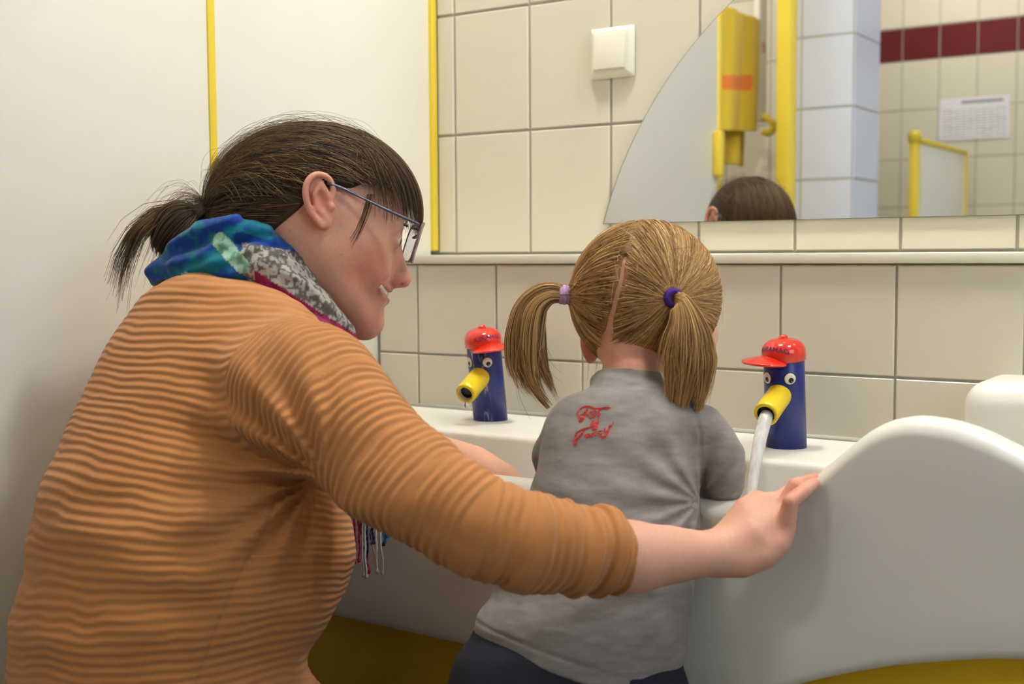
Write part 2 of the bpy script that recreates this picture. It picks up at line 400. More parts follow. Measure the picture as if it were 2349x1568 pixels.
SPA = radians(15)
def faucet(loc, facing, tilt, cap_turn, label, bodymat, dirty, let_turn):
    """front of the bird is local -y; facing turns it about z, tilt leans it towards the user"""
    e = tag(empty('faucet', loc), label, 'faucet', 'bird shaped faucets on the basin ledge')
    e.rotation_mode = 'XYZ'
    e.matrix_world = Matrix.Translation(Vector(loc)) @ Matrix.Rotation(radians(tilt), 4, 'X') @ Matrix.Rotation(facing, 4, 'Z')
    rb = .0248; H = .113
    V, Fc = lathe([(0, -.004), (rb, -.004), (rb, H-.002), (rb-.002, H), (0, H)], 48)
    mesh_obj('body', V, Fc, bodymat, e, smooth=False).data.polygons.foreach_set('use_smooth', [True]*len(Fc))
    # spout: yellow tube with a dark nozzle
    d = np.array([0, -cos(SPA), -sin(SPA)]); s0 = np.array([0, -.012, .0705]); L = .058; rs = .0150
    V, Fc = tube([s0+d*t for t in np.linspace(0, L, 8)], [rs]*8, 32, cap=False)
    nV = len(V)
    end = s0+d*L; e1 = np.array([1., 0, 0]); e2 = np.cross(d, e1)
    rings = [(rs-.0012, .0012), (rs-.0045, .0008), (rs-.0050, -.012)]
    k = 32; base = (8-1)*k
    T0 = np.array(V[base:base+k])-end
    for (rr, off) in rings: V += [end+d*off+v/np.linalg.norm(v)*rr for v in T0]
    prev = base
    for q in range(len(rings)):
        cur = nV+q*k
        Fc += [(prev+i, prev+(i+1) % k, cur+(i+1) % k, cur+i) for i in range(k)]; prev = cur
    spo = mesh_obj('spout', V, Fc, M_SPOUT, e, smooth=True)
    V = [end-d*.006+v/np.linalg.norm(v)*(rs-.0048) for v in T0]
    mesh_obj('nozzle', V, [tuple(range(k))], M_BLACK, spo)
    V = [end+d*.0009+v/np.linalg.norm(v)*(rs-.0044) for v in T0]+[end-d*.004+v/np.linalg.norm(v)*(rs-.0062) for v in T0]
    mesh_obj('nozzle_ring', V, [(i, (i+1) % k, k+(i+1) % k, k+i) for i in range(k)], M_LIME if dirty else M_BLACK, spo, smooth=True)
    # eyes
    for s in (-1, 1):
        a = -pi/2+s*radians(35); zc = .0895
        c = np.array([cos(a)*rb, sin(a)*rb, zc]); nrm = np.array([cos(a), sin(a), 0]); tx = np.array([-sin(a), cos(a), 0])
        def disc(name, r, h, mat, par, cc, flat=.55):
            V, Fc = lathe([(r*1.0, -.003), (r, .0), (r*.92, h*.5), (r*.6, h*.9), (0, h)], 24)
            V = np.array(V); W = cc + np.outer(V[:, 0], tx)+np.outer(V[:, 1], (0, 0, 1))+np.outer(V[:, 2], nrm)
            return mesh_obj(name, W, Fc, mat, par, smooth=True)
        disc('eye_rim', .0078, .0004, M_BLACK, e, c)
        ey = disc('eye', .0071, .0016, M_EYEW, e, c)
        pc = c+nrm*.0010+np.array([0, 0, -.0016])+tx*(.0008)
        disc('pupil', .0036, .0009, M_BLACK, ey, pc)
        disc('glint', .0008, .0010, M_EYEW, ey, pc+np.array([0, 0, -.0016])+tx*.0010)
    # cap: dome, button, visor, lettering
    rc = .0268; z0 = H-.004
    prof = [(rc-.002, z0-.0005), (rc, z0+.0005)]+[(rc*cos(t)**.72, z0+.008+.0185*sin(t)**.9) for t in np.linspace(.0, pi/2, 14)]
    prof[-1] = (0, prof[-1][1])
    V, Fc = lathe(prof, 56)
    cap = mesh_obj('cap', V, Fc, M_RED, e, smooth=True); cap.rotation_euler = (0, 0, cap_turn)
    ztop = prof[-1][1]
    V, Fc = lathe([(0, .0046), (.003, .0042), (.0052, .0022), (.0062, -.0006)], 20)
    mesh_obj('button', np.array(V)+np.array([0, 0, ztop]), Fc, M_RED, cap, smooth=True)
    nu, nv = 25, 9; V = []; Fc = []
    for side in (0, 1):
        for i in range(nu):
            th = -1+2*i/(nu-1); ang = -pi/2+th*radians(66)
            reach = .026*(1-abs(th)**2.6)
            for j in range(nv):
                t = j/(nv-1); rr = rc-.003+(reach+.003)*t
                z = z0+.0085-.0085*abs(th)**1.7-.002*t*t-.0045*t*(1-abs(th)) - (0 if side == 0 else .0022)
                V.append((rr*cos(ang), rr*sin(ang), z))
    o1 = nu*nv
    for i in range(nu-1):
        for j in range(nv-1):
            q = (i*nv+j, (i+1)*nv+j, (i+1)*nv+j+1, i*nv+j+1); Fc.append(q); Fc.append(tuple(o1+x for x in q[::-1]))
    rimi = [i*nv+nv-1 for i in range(nu)]
    for a_, b_ in zip(rimi[:-1], rimi[1:]): Fc.append((a_, b_, o1+b_, o1+a_))
    mesh_obj('visor', V, Fc, M_RED, cap, smooth=True)
    # lettering bent round the front of the dome
    TV, TF = text_mesh('KERAMAG', .0098, 'lettering')
    W = []
    for (x, y, _) in TV:
        ang = -pi/2 + x/rc*1.0+let_turn; y2 = y*1.0+.0030-.9*(x/rc)**2*.006
        t = np.interp(y2, [0, .006, .012, .018], [.10, .42, .72, 1.0])
        W.append(((rc*cos(t)**.72+.0004)*cos(ang), (rc*cos(t)**.72+.0004)*sin(ang), z0+.008+.0185*sin(t)**.9+.0004))
    mesh_obj('lettering', W, TF, M_INK, cap)
    return e
fR = faucet((.686, -.252, .6605), radians(2), 6, radians(-40), 'clean blue bird faucet in a red cap with water running from its yellow beak', M_BLUE, False, radians(26))
fL = faucet((.2315, -.238, .6605), radians(8), 8.5, radians(55), 'blue bird faucet with limescale streaks and a drop at its yellow beak', m_blue2, True, radians(-8))

# drop hanging from the left beak
m_wat, nt, b = new_mat('water')
b.inputs['Base Color'].default_value = (.97, .98, .98, 1); b.inputs['Roughness'].default_value = .03; b.inputs['IOR'].default_value = 1.33
nzw = N(nt, 'ShaderNodeTexNoise'); nzw.inputs['Scale'].default_value = 60
mrw = N(nt, 'ShaderNodeMapRange'); mrw.inputs[3].default_value = .96; mrw.inputs[4].default_value = 1.0
nt.links.new(nzw.outputs[0], mrw.inputs[0]); nt.links.new(mrw.outputs[0], b.inputs['Transmission Weight'])
bpy.context.view_layer.update()
tipL = fL.matrix_world @ Vector((0, -.012-cos(SPA)*.058, .0705-sin(SPA)*.058-.0125))
V, Fc = lathe([(0, -.0075), (.0022, -.0065), (.0032, -.0042), (.0026, -.002), (.0014, 0.0008), (.0012, .002)], 16)
tag(mesh_obj('water_drop', np.array(V)+np.array(tipL), Fc, m_wat, None, True), 'water drop hanging from the limescaled yellow beak', 'water drop')
# running water: aerated stream, milky and half clear
m_str, nt, b = new_mat('aerated_water')
tc = N(nt, 'ShaderNodeTexCoord'); mp = N(nt, 'ShaderNodeMapping'); mp.inputs['Scale'].default_value = (220, 220, 14)
nz = N(nt, 'ShaderNodeTexNoise'); nz.inputs['Scale'].default_value = 1
nt.links.new(tc.outputs['Object'], mp.inputs[0]); nt.links.new(mp.outputs[0], nz.inputs['Vector'])
b.inputs['Base Color'].default_value = (.93, .93, .91, 1); b.inputs['Roughness'].default_value = .12
mra = N(nt, 'ShaderNodeMapRange'); mra.inputs[1].default_value = .3; mra.inputs[2].default_value = .7; mra.inputs[3].default_value = .60; mra.inputs[4].default_value = .78
nt.links.new(nz.outputs[0], mra.inputs[0]); nt.links.new(mra.outputs[0], b.inputs['Alpha'])
tipR = np.array(fR.matrix_world @ Vector((0, -.012-cos(SPA)*.054, .0705-sin(SPA)*.054-.003)))
dirw = np.array((fR.matrix_world.to_3x3() @ Vector((0, -1, 0)))[:]); dirw[2] = 0; dirw /= np.linalg.norm(dirw)
pts = []; rad = []
for t in np.linspace(0, 1, 26):
    tt = .19*t
    pts.append(tipR+dirw*(.48*tt)+np.array([0, 0, -.30*tt-4.9*tt*tt])); rad.append(.0082*(1-.36*t)+.0004*sin(9*t))
keep = [i for i, p in enumerate(pts) if p[2] > .519]
V, Fc = tube([pts[i] for i in keep], [rad[i] for i in keep], 20)
tag(mesh_obj('water_stream', V, Fc, m_str, None, True), 'milky stream of water running from the clean faucet into the basin', 'water stream')

# ------------------------------------------------------------------ things seen only in the mirror
def cloth_grid(name, P0, ex, ez, wd, ht, fold, mat, parent=None, nu=40, nv=50, th=.004, skew=0.):
    """hanging cloth with soft vertical folds and real thickness"""
    P0, ex, ez = map(lambda q: np.array(q, float), (P0, ex, ez)); nrm = np.cross(ex, ez)
    V = []
    for s in (0, 1):
        for j in range(nv):
            v = j/(nv-1)
            for i in range(nu):
                u_ = i/(nu-1); f = fold*(sin(u_*13+1.5*v)+.5*sin(u_*29+v*3))*(.35+.65*v)
                V.append(P0+ex*(wd*(u_*(1-.10*(1-v))+.05*(1-v)))-ez*(ht*v*(1+skew*u_))+nrm*(f+(s*th)))
    Fc = []
    o1 = nu*nv
    for j in range(nv-1):
        for i in range(nu-1):
            q = (j*nu+i, j*nu+i+1, (j+1)*nu+i+1, (j+1)*nu+i); Fc.append(q); Fc.append(tuple(o1+k for k in q[::-1]))
    ring = [i for i in range(nu)]+[j*nu+nu-1 for j in range(1, nv)]+[(nv-1)*nu+i for i in range(nu-2, -1, -1)]+[j*nu for j in range(nv-2, 0, -1)]
    for a_, b_ in zip(ring, ring[1:]+ring[:1]): Fc.append((a_, o1+a_, o1+b_, b_))
    return mesh_obj(name, V, Fc, mat, parent, True)
# towel hangs in the cubicle behind the partition, on a hook of a white board
_towels = []
TX = -.235
tw = tag(empty('towel', (TX, -1.6, 1.6)), 'yellow towel with an orange stripe hanging on a hook in the mirror', 'towel')
_towels.append(('cloth', (0.02, .07, .0), .36, .36, .013, -.08)); _towels.append(('back_layer', (-.012, .07, -.02), .33, .42, .010, 0.))
hb = tag(empty('hook_board', (TX, -1.925, 1.45)), 'white upright board with yellow hook next to the towel in the mirror', 'hook board')
box('board', (-.01, -.03, -.15), (.01, .03, .45), M_PANEL, hb, bevel=.003)
V, Fc = tube(spline([(0, 0, -.13), (.03, 0, -.145), (.045, 0, -.17), (.03, 0, -.185), (.01, 0, -.18)], 14), .011, 10)
mesh_obj('hook', V, Fc, M_YEL, hb, True)
V, Fc = text_mesh('e', .07, 'mark')
mesh_obj('red_mark', [(.0106, x[0], x[1]+.06) for x in V], Fc, pmat('red_print', (210, 60, 60), .5), hb)
cub = quad_wall('wall_cubicle', (-.9, -2.14, 0), (-.1, -2.05, CEIL), M_GROUT); cub['label'] = 'tiled end wall of the toilet cubicle seen in the mirror'
lay_tiles(cub, [-.55, -.40, -.25, -.10], [.7, .9, 1.1, 1.3, 1.5, 1.7, 1.9, 2.1], -2.05, M_TILE, axis='y+')
# low partition with yellow frame near the rear wall
rp_ = tag(empty('screen', (.05, -2.6, 0)), 'low white screen with rounded yellow posts reflected at the right of the mirror', 'screen')
V, Fc = tube([(0, 0, 0), (0, 0, 1.285)], .017, 14); mesh_obj('post', V, Fc, M_YEL, rp_, True)
V, Fc = lathe([(0, 1.312), (.016, 1.308), (.024, 1.292), (.022, 1.275), (.016, 1.268)], 18); mesh_obj('post_cap', V, Fc, M_YEL, rp_, True)
box('panel', (.002, -.62, .15), (.02, -.02, 1.275), M_PANEL, rp_, bevel=.003)
box('rail', (-.004, -.63, 1.265), (.026, -.015, 1.285), M_YEL, rp_, bevel=.004)
box('edge_rail', (-.004, -.645, .15), (.026, -.615, 1.285), M_YEL, rp_, bevel=.004)
# printed notice on the rear wall
m_not, nt, b = new_mat('printed_notice')
tc = N(nt, 'ShaderNodeTexCoord'); mp = N(nt, 'ShaderNodeMapping'); mp.inputs['Scale'].default_value = (90, 1, 1)
br = N(nt, 'ShaderNodeTexBrick'); br.inputs['Scale'].default_value = 1; br.inputs['Brick Width'].default_value = .052; br.inputs['Row Height'].default_value = .0105; br.inputs['Mortar Size'].default_value = .0032
mp.inputs['Scale'].default_value = (1, 1, 1); mp.inputs['Rotation'].default_value = (pi/2, 0, 0)
br.inputs['Color1'].default_value = (.42, .42, .48, 1); br.inputs['Color2'].default_value = (.62, .62, .68, 1); br.inputs['Mortar'].default_value = (.86, .85, .90, 1)
nt.links.new(tc.outputs['Object'], mp.inputs[0]); nt.links.new(mp.outputs[0], br.inputs['Vector']); nt.links.new(br.outputs[0], b.inputs['Base Color'])
nb = tag(empty('notice', (.045, YB+.0055, 1.428)), 'white printed notice sheet on the rear tiles in the mirror', 'notice')
box('sheet', (-.135, 0, -.083), (.135, .001, .083), pmat('paper', (236, 232, 240), .7, .02, 20), nb)
box('print', (-.122, .001, -.070), (.122, .0014, .045), m_not, nb)
box('heading', (-.05, .001, .060), (.11, .0014, .070), pmat('grey_print', (130, 130, 140), .7, .1, 60), nb)
# ------------------------------------------------------------------ organic modelling: distance fields meshed with surface nets
class Prim:
    def __init__(s, fn, c, R, k=.0, sub=False): s.fn = fn; s.c = np.array(c, float); s.R = R; s.k = k; s.sub = sub
def ell(c, axes, r, k=.006, sub=False):
    """ellipsoid: centre, 3x3 rows of unit axes, three radii"""
    c = np.array(c, float); Ax = np.array(axes, float); r = np.array(r, float)
    def fn(P):
        q = (P-c)@Ax.T
        k0 = np.sqrt(((q/r)**2).sum(1)); k1 = np.sqrt(((q/r**2)**2).sum(1))
        return k0*(k0-1)/np.maximum(k1, 1e-9)
    return Prim(fn, c, float(r.max()), k, sub)
def ball(c, r, k=.006, sub=False):
    c = np.array(c, float)
    return Prim(lambda P: np.sqrt(((P-c)**2).sum(1))-r, c, r, k, sub)
def chain(pts, rad, k=.006, sub=False):
    """tapered tube through points"""
    pts = np.array(pts, float); rad = np.array(rad, float)
    c = (pts.min(0)+pts.max(0))/2; R = float(np.max(np.linalg.norm(pts-c, axis=1)+rad))
    def fn(P):
        d = np.full(len(P), 1e3)
        for a, b_, ra, rb in zip(pts[:-1], pts[1:], rad[:-1], rad[1:]):
            ab = b_-a; t = np.clip(((P-a)@ab)/max(ab@ab, 1e-12), 0, 1)
            q = P-a-t[:, None]*ab
            d = np.minimum(d, np.sqrt((q*q).sum(1))-(ra+(rb-ra)*t))
        return d
    return Prim(fn, c, R, k, sub)
def loft(O, hv, vv, wv, rows, k=.01):
    """stack of turned ellipses along vv. rows: (v, h0, w0, a, b, ang): centre, semi axes, turn of the first axis"""
    rows = np.array(sorted(rows), float); O = np.array(O, float)
    n = 160; vq = np.linspace(rows[0, 0], rows[-1, 0], n)
    S = spline(rows, 400); S = S[np.argsort(S[:, 0])]
    tab = np.stack([np.interp(vq, S[:, 0], S[:, i]) for i in range(1, 6)], 1)
    ax = np.array([hv, vv, wv])
    def fn(P):
        q = (P-O)@ax.T
        v = np.clip(q[:, 1], vq[0], vq[-1]); f = (v-vq[0])/(vq[1]-vq[0]); i = np.clip(f.astype(int), 0, n-2); f = (f-i)[:, None]
        T = tab[i]*(1-f)+tab[i+1]*f
        h = q[:, 0]-T[:, 0]; w_ = q[:, 2]-T[:, 1]; ca, sa = np.cos(T[:, 4]), np.sin(T[:, 4])
        x = h*ca+w_*sa; y = -h*sa+w_*ca; a, b_ = T[:, 2], T[:, 3]
        k0 = np.sqrt((x/a)**2+(y/b_)**2); k1 = np.sqrt((x/a**2)**2+(y/b_**2)**2)
        d = np.where(k0 < .05, -np.minimum(a, b_), k0*(k0-1)/np.maximum(k1, 1e-9))
        ov = np.maximum(vq[0]-q[:, 1], q[:, 1]-vq[-1])
        return np.where(ov > 0, np.sqrt(np.maximum(d, 0)**2+ov**2), np.maximum(d, ov))
    mid = (rows[0, 0]+rows[-1, 0])/2; c = O+vv*mid+hv*rows[:, 1].mean()+wv*rows[:, 2].mean()
    R = (rows[-1, 0]-rows[0, 0])/2+float(np.abs(rows[:, 3]).max())+.12
    return Prim(fn, c, R, k)
def smin(a, b_, k):
    if k <= 0: return np.minimum(a, b_)
    h = np.clip(.5+.5*(b_-a)/k, 0, 1)
    return b_*(1-h)+a*h-k*h*(1-h)
def field(prims, P, c=None, hd=None, warp=None):
    d = None
    for p in prims:
        if c is not None and np.linalg.norm(p.c-c)-p.R > hd+p.k+.02: continue
        v = p.fn(P)
        if p.sub: d = v*0+1e3 if d is None else -smin(-d, v, p.k)
        else: d = v if d is None else smin(d, v, p.k)
    if d is None: d = np.full(len(P), 1e3)
    if warp is not None: d = d+warp(P)
    return d
def mesh_field(prims, h, warp=None, nb=16, pad=.012, clip=None):
    lo = np.min([p.c-p.R for p in prims if not p.sub], 0)-pad; hi = np.max([p.c+p.R for p in prims if not p.sub], 0)+pad
    if clip is not None: lo = np.maximum(lo, clip[0]); hi = np.minimum(hi, clip[1])
    nblk = np.ceil((hi-lo)/(h*nb)).astype(int); hd = h*nb*.5*sqrt(3)
    I = np.stack(np.meshgrid(*[np.arange(n_) for n_ in nblk], indexing='ij'), -1).reshape(-1, 3)
    Cn = lo+(I+.5)*h*nb
    dc = np.concatenate([field(prims, Cn[s:s+20000], warp=warp) for s in range(0, len(Cn), 20000)])
    act = np.abs(dc) < hd*1.5+.006
    g1 = np.arange(nb+1); G = np.stack(np.meshgrid(g1, g1, g1, indexing='ij'), -1).reshape(-1, 3)
    NN = nblk*nb+2
    ids = []; pos = []; quads = []
    for bi in I[act]:
        o = bi*nb; P = lo+(o+G)*h
        d = field(prims, P, lo+(o+nb/2)*h, hd, warp).reshape(nb+1, nb+1, nb+1)
        s = d < 0
        if s.all() or not s.any(): continue
        # cell vertices
        cs = np.zeros((nb, nb, nb)); ps = np.zeros((nb, nb, nb, 3))
        base = np.stack(np.meshgrid(*[np.arange(nb)]*3, indexing='ij'), -1)
        for ax_ in range(3):
            for u_ in (0, 1):
                for v_ in (0, 1):
                    off = [0, 0, 0]; o2 = [i for i in range(3) if i != ax_]; off[o2[0]] = u_; off[o2[1]] = v_
                    sl0 = tuple(slice(off[i], off[i]+nb) for i in range(3))
                    of1 = list(off); of1[ax_] = 1; sl1 = tuple(slice(of1[i], of1[i]+nb) for i in range(3))
                    a, b_ = d[sl0], d[sl1]; m = (a < 0) != (b_ < 0)
                    t = np.where(m, a/np.where(m, a-b_, 1), 0)
                    q = np.zeros((nb, nb, nb, 3)); q[...] = off; q[..., ax_] = t
                    ps += q*m[..., None]; cs += m
        m = cs > 0
        gi = base[m]+o
        ids.append((gi[:, 0]*NN[1]+gi[:, 1])*NN[2]+gi[:, 2]); pos.append(lo+(gi+ps[m]/cs[m][:, None])*h)
        # faces: each grid edge owned by the block of its low corner
        for ax_ in range(3):
            sh = [slice(0, nb)]*3; s0 = s[tuple(sh)]; sh2 = list(sh); sh2[ax_] = slice(1, nb+1); s1 = s[tuple(sh2)]
            e = np.argwhere(s0 != s1)
            if not len(e): continue
            ge = e+o; flip = s0[tuple(e.T)]
            o2 = [(ax_+1) % 3, (ax_+2) % 3]
            ok = (ge[:, o2[0]] > 0) & (ge[:, o2[1]] > 0); ge = ge[ok]; flip = flip[ok]
            cs4 = []
            for (u_, v_) in ((-1, -1), (0, -1), (0, 0), (-1, 0)):
                g = ge.copy(); g[:, o2[0]] += u_; g[:, o2[1]] += v_
                cs4.append((g[:, 0]*NN[1]+g[:, 1])*NN[2]+g[:, 2])
            Q = np.stack(cs4, 1); Q[~flip] = Q[~flip][:, ::-1]
            quads.append(Q)
    ids = np.concatenate(ids); pos = np.concatenate(pos); Q = np.concatenate(quads)
    uid, first = np.unique(ids, return_index=True); V = pos[first]
    J = np.searchsorted(uid, Q); J = np.clip(J, 0, len(uid)-1)
    good = (uid[J] == Q).all(1)
    return V, J[good]
def relax(V, Q, it=2, lam=.5):
    for _ in range(it):
        src = np.concatenate([Q[:, [0, 1, 2, 3]].ravel(), Q[:, [1, 2, 3, 0]].ravel()]); dst = np.concatenate([Q[:, [1, 2, 3, 0]].ravel(), Q[:, [0, 1, 2, 3]].ravel()])
        cnt = np.bincount(src, minlength=len(V)); acc = np.stack([np.bincount(src, V[dst, i], len(V)) for i in range(3)], 1)
        V = V+lam*(acc/np.maximum(cnt, 1)[:, None]-V)
    return V
def normals(V, Q):
    n_ = np.cross(V[Q[:, 2]]-V[Q[:, 0]], V[Q[:, 3]]-V[Q[:, 1]]); A_ = np.stack([np.bincount(Q.ravel(), np.repeat(n_[:, j], 4), len(V)) for j in range(3)], 1)
    return A_/(np.linalg.norm(A_, axis=1)[:, None]+1e-12)
def vnoise(P, f, seed=0):
    """value noise, about -1..1"""
    q = P*f; i = np.floor(q).astype(np.int64); t = q-i; t = t*t*(3-2*t)
    def h3(x, y, z):
        n_ = (x*374761393+y*668265263+z*2147483647+seed*974711) & 0xffffffff
        n_ = ((n_ ^ (n_ >> 13))*1274126177) & 0xffffffff
        return ((n_ ^ (n_ >> 16)) & 0xffff)/32767.5-1
    r_ = 0
    for a in (0, 1):
        for b_ in (0, 1):
            for c_ in (0, 1):
                wgt = np.where(a, t[:, 0], 1-t[:, 0])*np.where(b_, t[:, 1], 1-t[:, 1])*np.where(c_, t[:, 2], 1-t[:, 2])
                r_ = r_+wgt*h3(i[:, 0]+a, i[:, 1]+b_, i[:, 2]+c_)
    return r_
def fbm(P, f, seed=0, o=3):
    return sum(vnoise(P, f*2**i, seed+i)*.55**i for i in range(o))
class Frame:
    """local frame at a point; coordinates are photo-scale units (px at the distance D), c towards the viewer side"""
    def __init__(s, px, py, D, psi=0., roll=0.):
        ray = AX+(px-1174.5)/FPX*RX-(py-784)/FPX*UP
        s.O = CAM+ray*D; wv = -ray/np.linalg.norm(ray); hv = RX-wv*(RX@wv); hv /= np.linalg.norm(hv); vv = np.cross(wv, hv)
        s.e = D/FPX; s.px, s.py = px, py
        s.hv = hv*cos(psi)-wv*sin(psi); s.wv = hv*sin(psi)+wv*cos(psi); s.vv = vv
        if roll:
            v2 = s.vv*cos(roll)+s.wv*sin(roll); s.wv = s.wv*cos(roll)-s.vv*sin(roll); s.vv = v2
        s.ax = np.array([s.hv, s.vv, s.wv])
    def __call__(s, a, b_, c=0.):
        a, b_, c = np.broadcast_arrays(np.asarray(a, float), np.asarray(b_, float), np.asarray(c, float))
        return s.O+s.e*((a-s.px)[..., None]*s.hv-(b_-s.py)[..., None]*s.vv+c[..., None]*s.wv)
    def inv(s, P):
        q = (np.asarray(P)-s.O)@s.ax.T/s.e
        return q[:, 0]+s.px, s.py-q[:, 1], q[:, 2]
    def tilt(s, deg):
        """axes turned in the a-b plane; positive turns the first axis downwards"""
        t = radians(deg); return np.array([s.hv*cos(t)-s.vv*sin(t), s.hv*sin(t)+s.vv*cos(t), s.wv])
def strands(name, paths, r0, r1, mat, parent, cols, sides=3):
    """many hairs as thin tapered tubes. paths (n, m, 3)"""
    P = np.asarray(paths, float); n_, m, _ = P.shape
    T = np.gradient(P, axis=1); T /= np.linalg.norm(T, axis=2)[..., None]+1e-12
    up = np.tile(rng.normal(size=(n_, 1, 3)), (1, m, 1)); A_ = np.cross(T, up); A_ /= np.linalg.norm(A_, axis=2)[..., None]+1e-12
    B = np.cross(T, A_)
    t = np.linspace(0, 1, m)[None, :, None]
    r0 = np.asarray(r0, float).reshape(-1, 1, 1); rad = r0*(1-t**2)+r1*t**2
    V = np.stack([P+rad*(cos(2*pi*k/sides)*A_+sin(2*pi*k/sides)*B) for k in range(sides)], 2)
    idx = np.arange(n_*m*sides).reshape(n_, m, sides)
    a = idx[:, :-1, :]; b_ = np.roll(idx, -1, 2)[:, :-1, :]; c_ = np.roll(idx, -1, 2)[:, 1:, :]; d_ = idx[:, 1:, :]
    Q = np.stack([a, b_, c_, d_], -1).reshape(-1, 4)
    C = np.repeat(np.asarray(cols, float)[:, None, :], m*sides, 1).reshape(-1, 3)
    return np_mesh(name, V.reshape(-1, 3), Q, mat, parent, True, {'tint': C})
def attr_mat(name, attr='tint', rough=.5, spec=.4, sheen=0., sss=0., aniso=0., bump=None, weave=0., wscale=900.):
    """procedural material whose dye colour is stored on the mesh; fine weave relief on top"""
    m, nt, b = new_mat(name)
    at_ = N(nt, 'ShaderNodeAttribute', attribute_name=attr)
    nz = N(nt, 'ShaderNodeTexNoise'); nz.inputs['Scale'].default_value = 350; tc = N(nt, 'ShaderNodeTexCoord'); nt.links.new(tc.outputs['Object'], nz.inputs['Vector'])
    mr = N(nt, 'ShaderNodeMapRange'); mr.inputs[3].default_value = .9; mr.inputs[4].default_value = 1.1; nt.links.new(nz.outputs[0], mr.inputs[0])
    mx = N(nt, 'ShaderNodeVectorMath', operation='SCALE'); nt.links.new(at_.outputs['Color'], mx.inputs[0]); nt.links.new(mr.outputs[0], mx.inputs['Scale'])
    nt.links.new(mx.outputs[0], b.inputs['Base Color'])
    b.inputs['Roughness'].default_value = rough; b.inputs['Specular IOR Level'].default_value = spec
    if sheen: b.inputs['Sheen Weight'].default_value = sheen
    if sss:
        b.inputs['Subsurface Weight'].default_value = sss; b.inputs['Subsurface Radius'].default_value = (1, .35, .18); b.inputs['Subsurface Scale'].default_value = .006
    last = None
    if weave:
        n2 = N(nt, 'ShaderNodeTexNoise'); n2.inputs['Scale'].default_value = wscale; nt.links.new(tc.outputs['Object'], n2.inputs['Vector'])
        bp = N(nt, 'ShaderNodeBump'); bp.inputs['Strength'].default_value = weave; bp.inputs['Distance'].default_value = .0008
        nt.links.new(n2.outputs[0], bp.inputs['Height']); last = bp
    if bump:
        a2 = N(nt, 'ShaderNodeAttribute', attribute_name=bump[0])
        mu = N(nt, 'ShaderNodeMath', operation='MULTIPLY'); mu.inputs[1].default_value = 2*pi; nt.links.new(a2.outputs['Fac'], mu.inputs[0])
        sn = N(nt, 'ShaderNodeMath', operation='SINE'); nt.links.new(mu.outputs[0], sn.inputs[0])
        bp2 = N(nt, 'ShaderNodeBump'); bp2.inputs['Strength'].default_value = bump[1]; bp2.inputs['Distance'].default_value = bump[2]
        nt.links.new(sn.outputs[0], bp2.inputs['Height'])
        if last: nt.links.new(last.outputs[0], bp2.inputs['Normal'])
        last = bp2
    if last: nt.links.new(last.outputs[0], b.inputs['Normal'])
    return m
M_SKIN = attr_mat('skin', rough=.5, spec=.35, sss=.25, weave=.12, wscale=1500)
M_HAIR = attr_mat('hair', rough=.45, spec=.35)
M_KNIT = attr_mat('ribbed_jersey', rough=.9, spec=.15, sheen=.15, weave=.25, bump=('rib', .38, .0014))
M_CLOTH = attr_mat('woven_cloth', rough=.9, spec=.15, sheen=.15, weave=.35, wscale=1100)
M_MELANGE = attr_mat('grey_melange_jersey', rough=.92, spec=.12, sheen=.1, weave=.3, wscale=1300)
M_DENIM = pmat('navy_trousers', (28, 30, 44), .9, .15, 120, .4, 900)
SKIN = np.array(lin((220, 170, 148))); SKIN_R = np.array(lin((206, 122, 104))); LIP = np.array(lin((176, 88, 84)))
def flare(x): return np.clip(x, 0, 1)
def mix(a, b_, t): return a*(1-t[:, None])+b_*t[:, None]

# towel cloth: terry yellow with a woven orange stripe
M_TERRY = attr_mat('yellow_terry', rough=.95, spec=.1, sheen=.2, weave=.6, wscale=700)
for nm, p0, wd, ht, fold, skew in _towels:
    o = cloth_grid(nm, p0, (0, -1, 0), (0, 0, 1), wd, ht, fold, None, tw, nu=60, nv=60, skew=skew)
    co = np.array([v.co[:] for v in o.data.vertices]); vv_ = (p0[2]-co[:, 2])/ht; uu_ = (p0[1]-co[:, 1])/wd
    st = ((vv_ > .56-.1*uu_) & (vv_ < .68-.1*uu_) & (uu_ < .72) & (nm == 'cloth'))
    tc_ = np.where(st[:, None], np.array(lin((236, 136, 66))), np.array(lin((228, 198, 70))))
    a = o.data.attributes.new('tint', 'FLOAT_COLOR', 'POINT'); a.data.foreach_set('color', np.concatenate([tc_, np.ones((len(co), 1))], 1).astype(np.float32).ravel())
    o.data.materials.append(M_TERRY)
# ------------------------------------------------------------------ adult person
pA = empty('person', (.24, -.72, 0))
tag(pA, 'adult in ribbed orange brown sweater, patterned scarf and glasses, kneeling with arm around child', 'person')
def to_local(V, par): return V-np.array(par.location)
HF = Frame(735, 560, 1.40, psi=radians(1.5))
he = HF.e
I0 = HF.tilt(0)
def sym(fn):
    return [fn(1), fn(-1)]
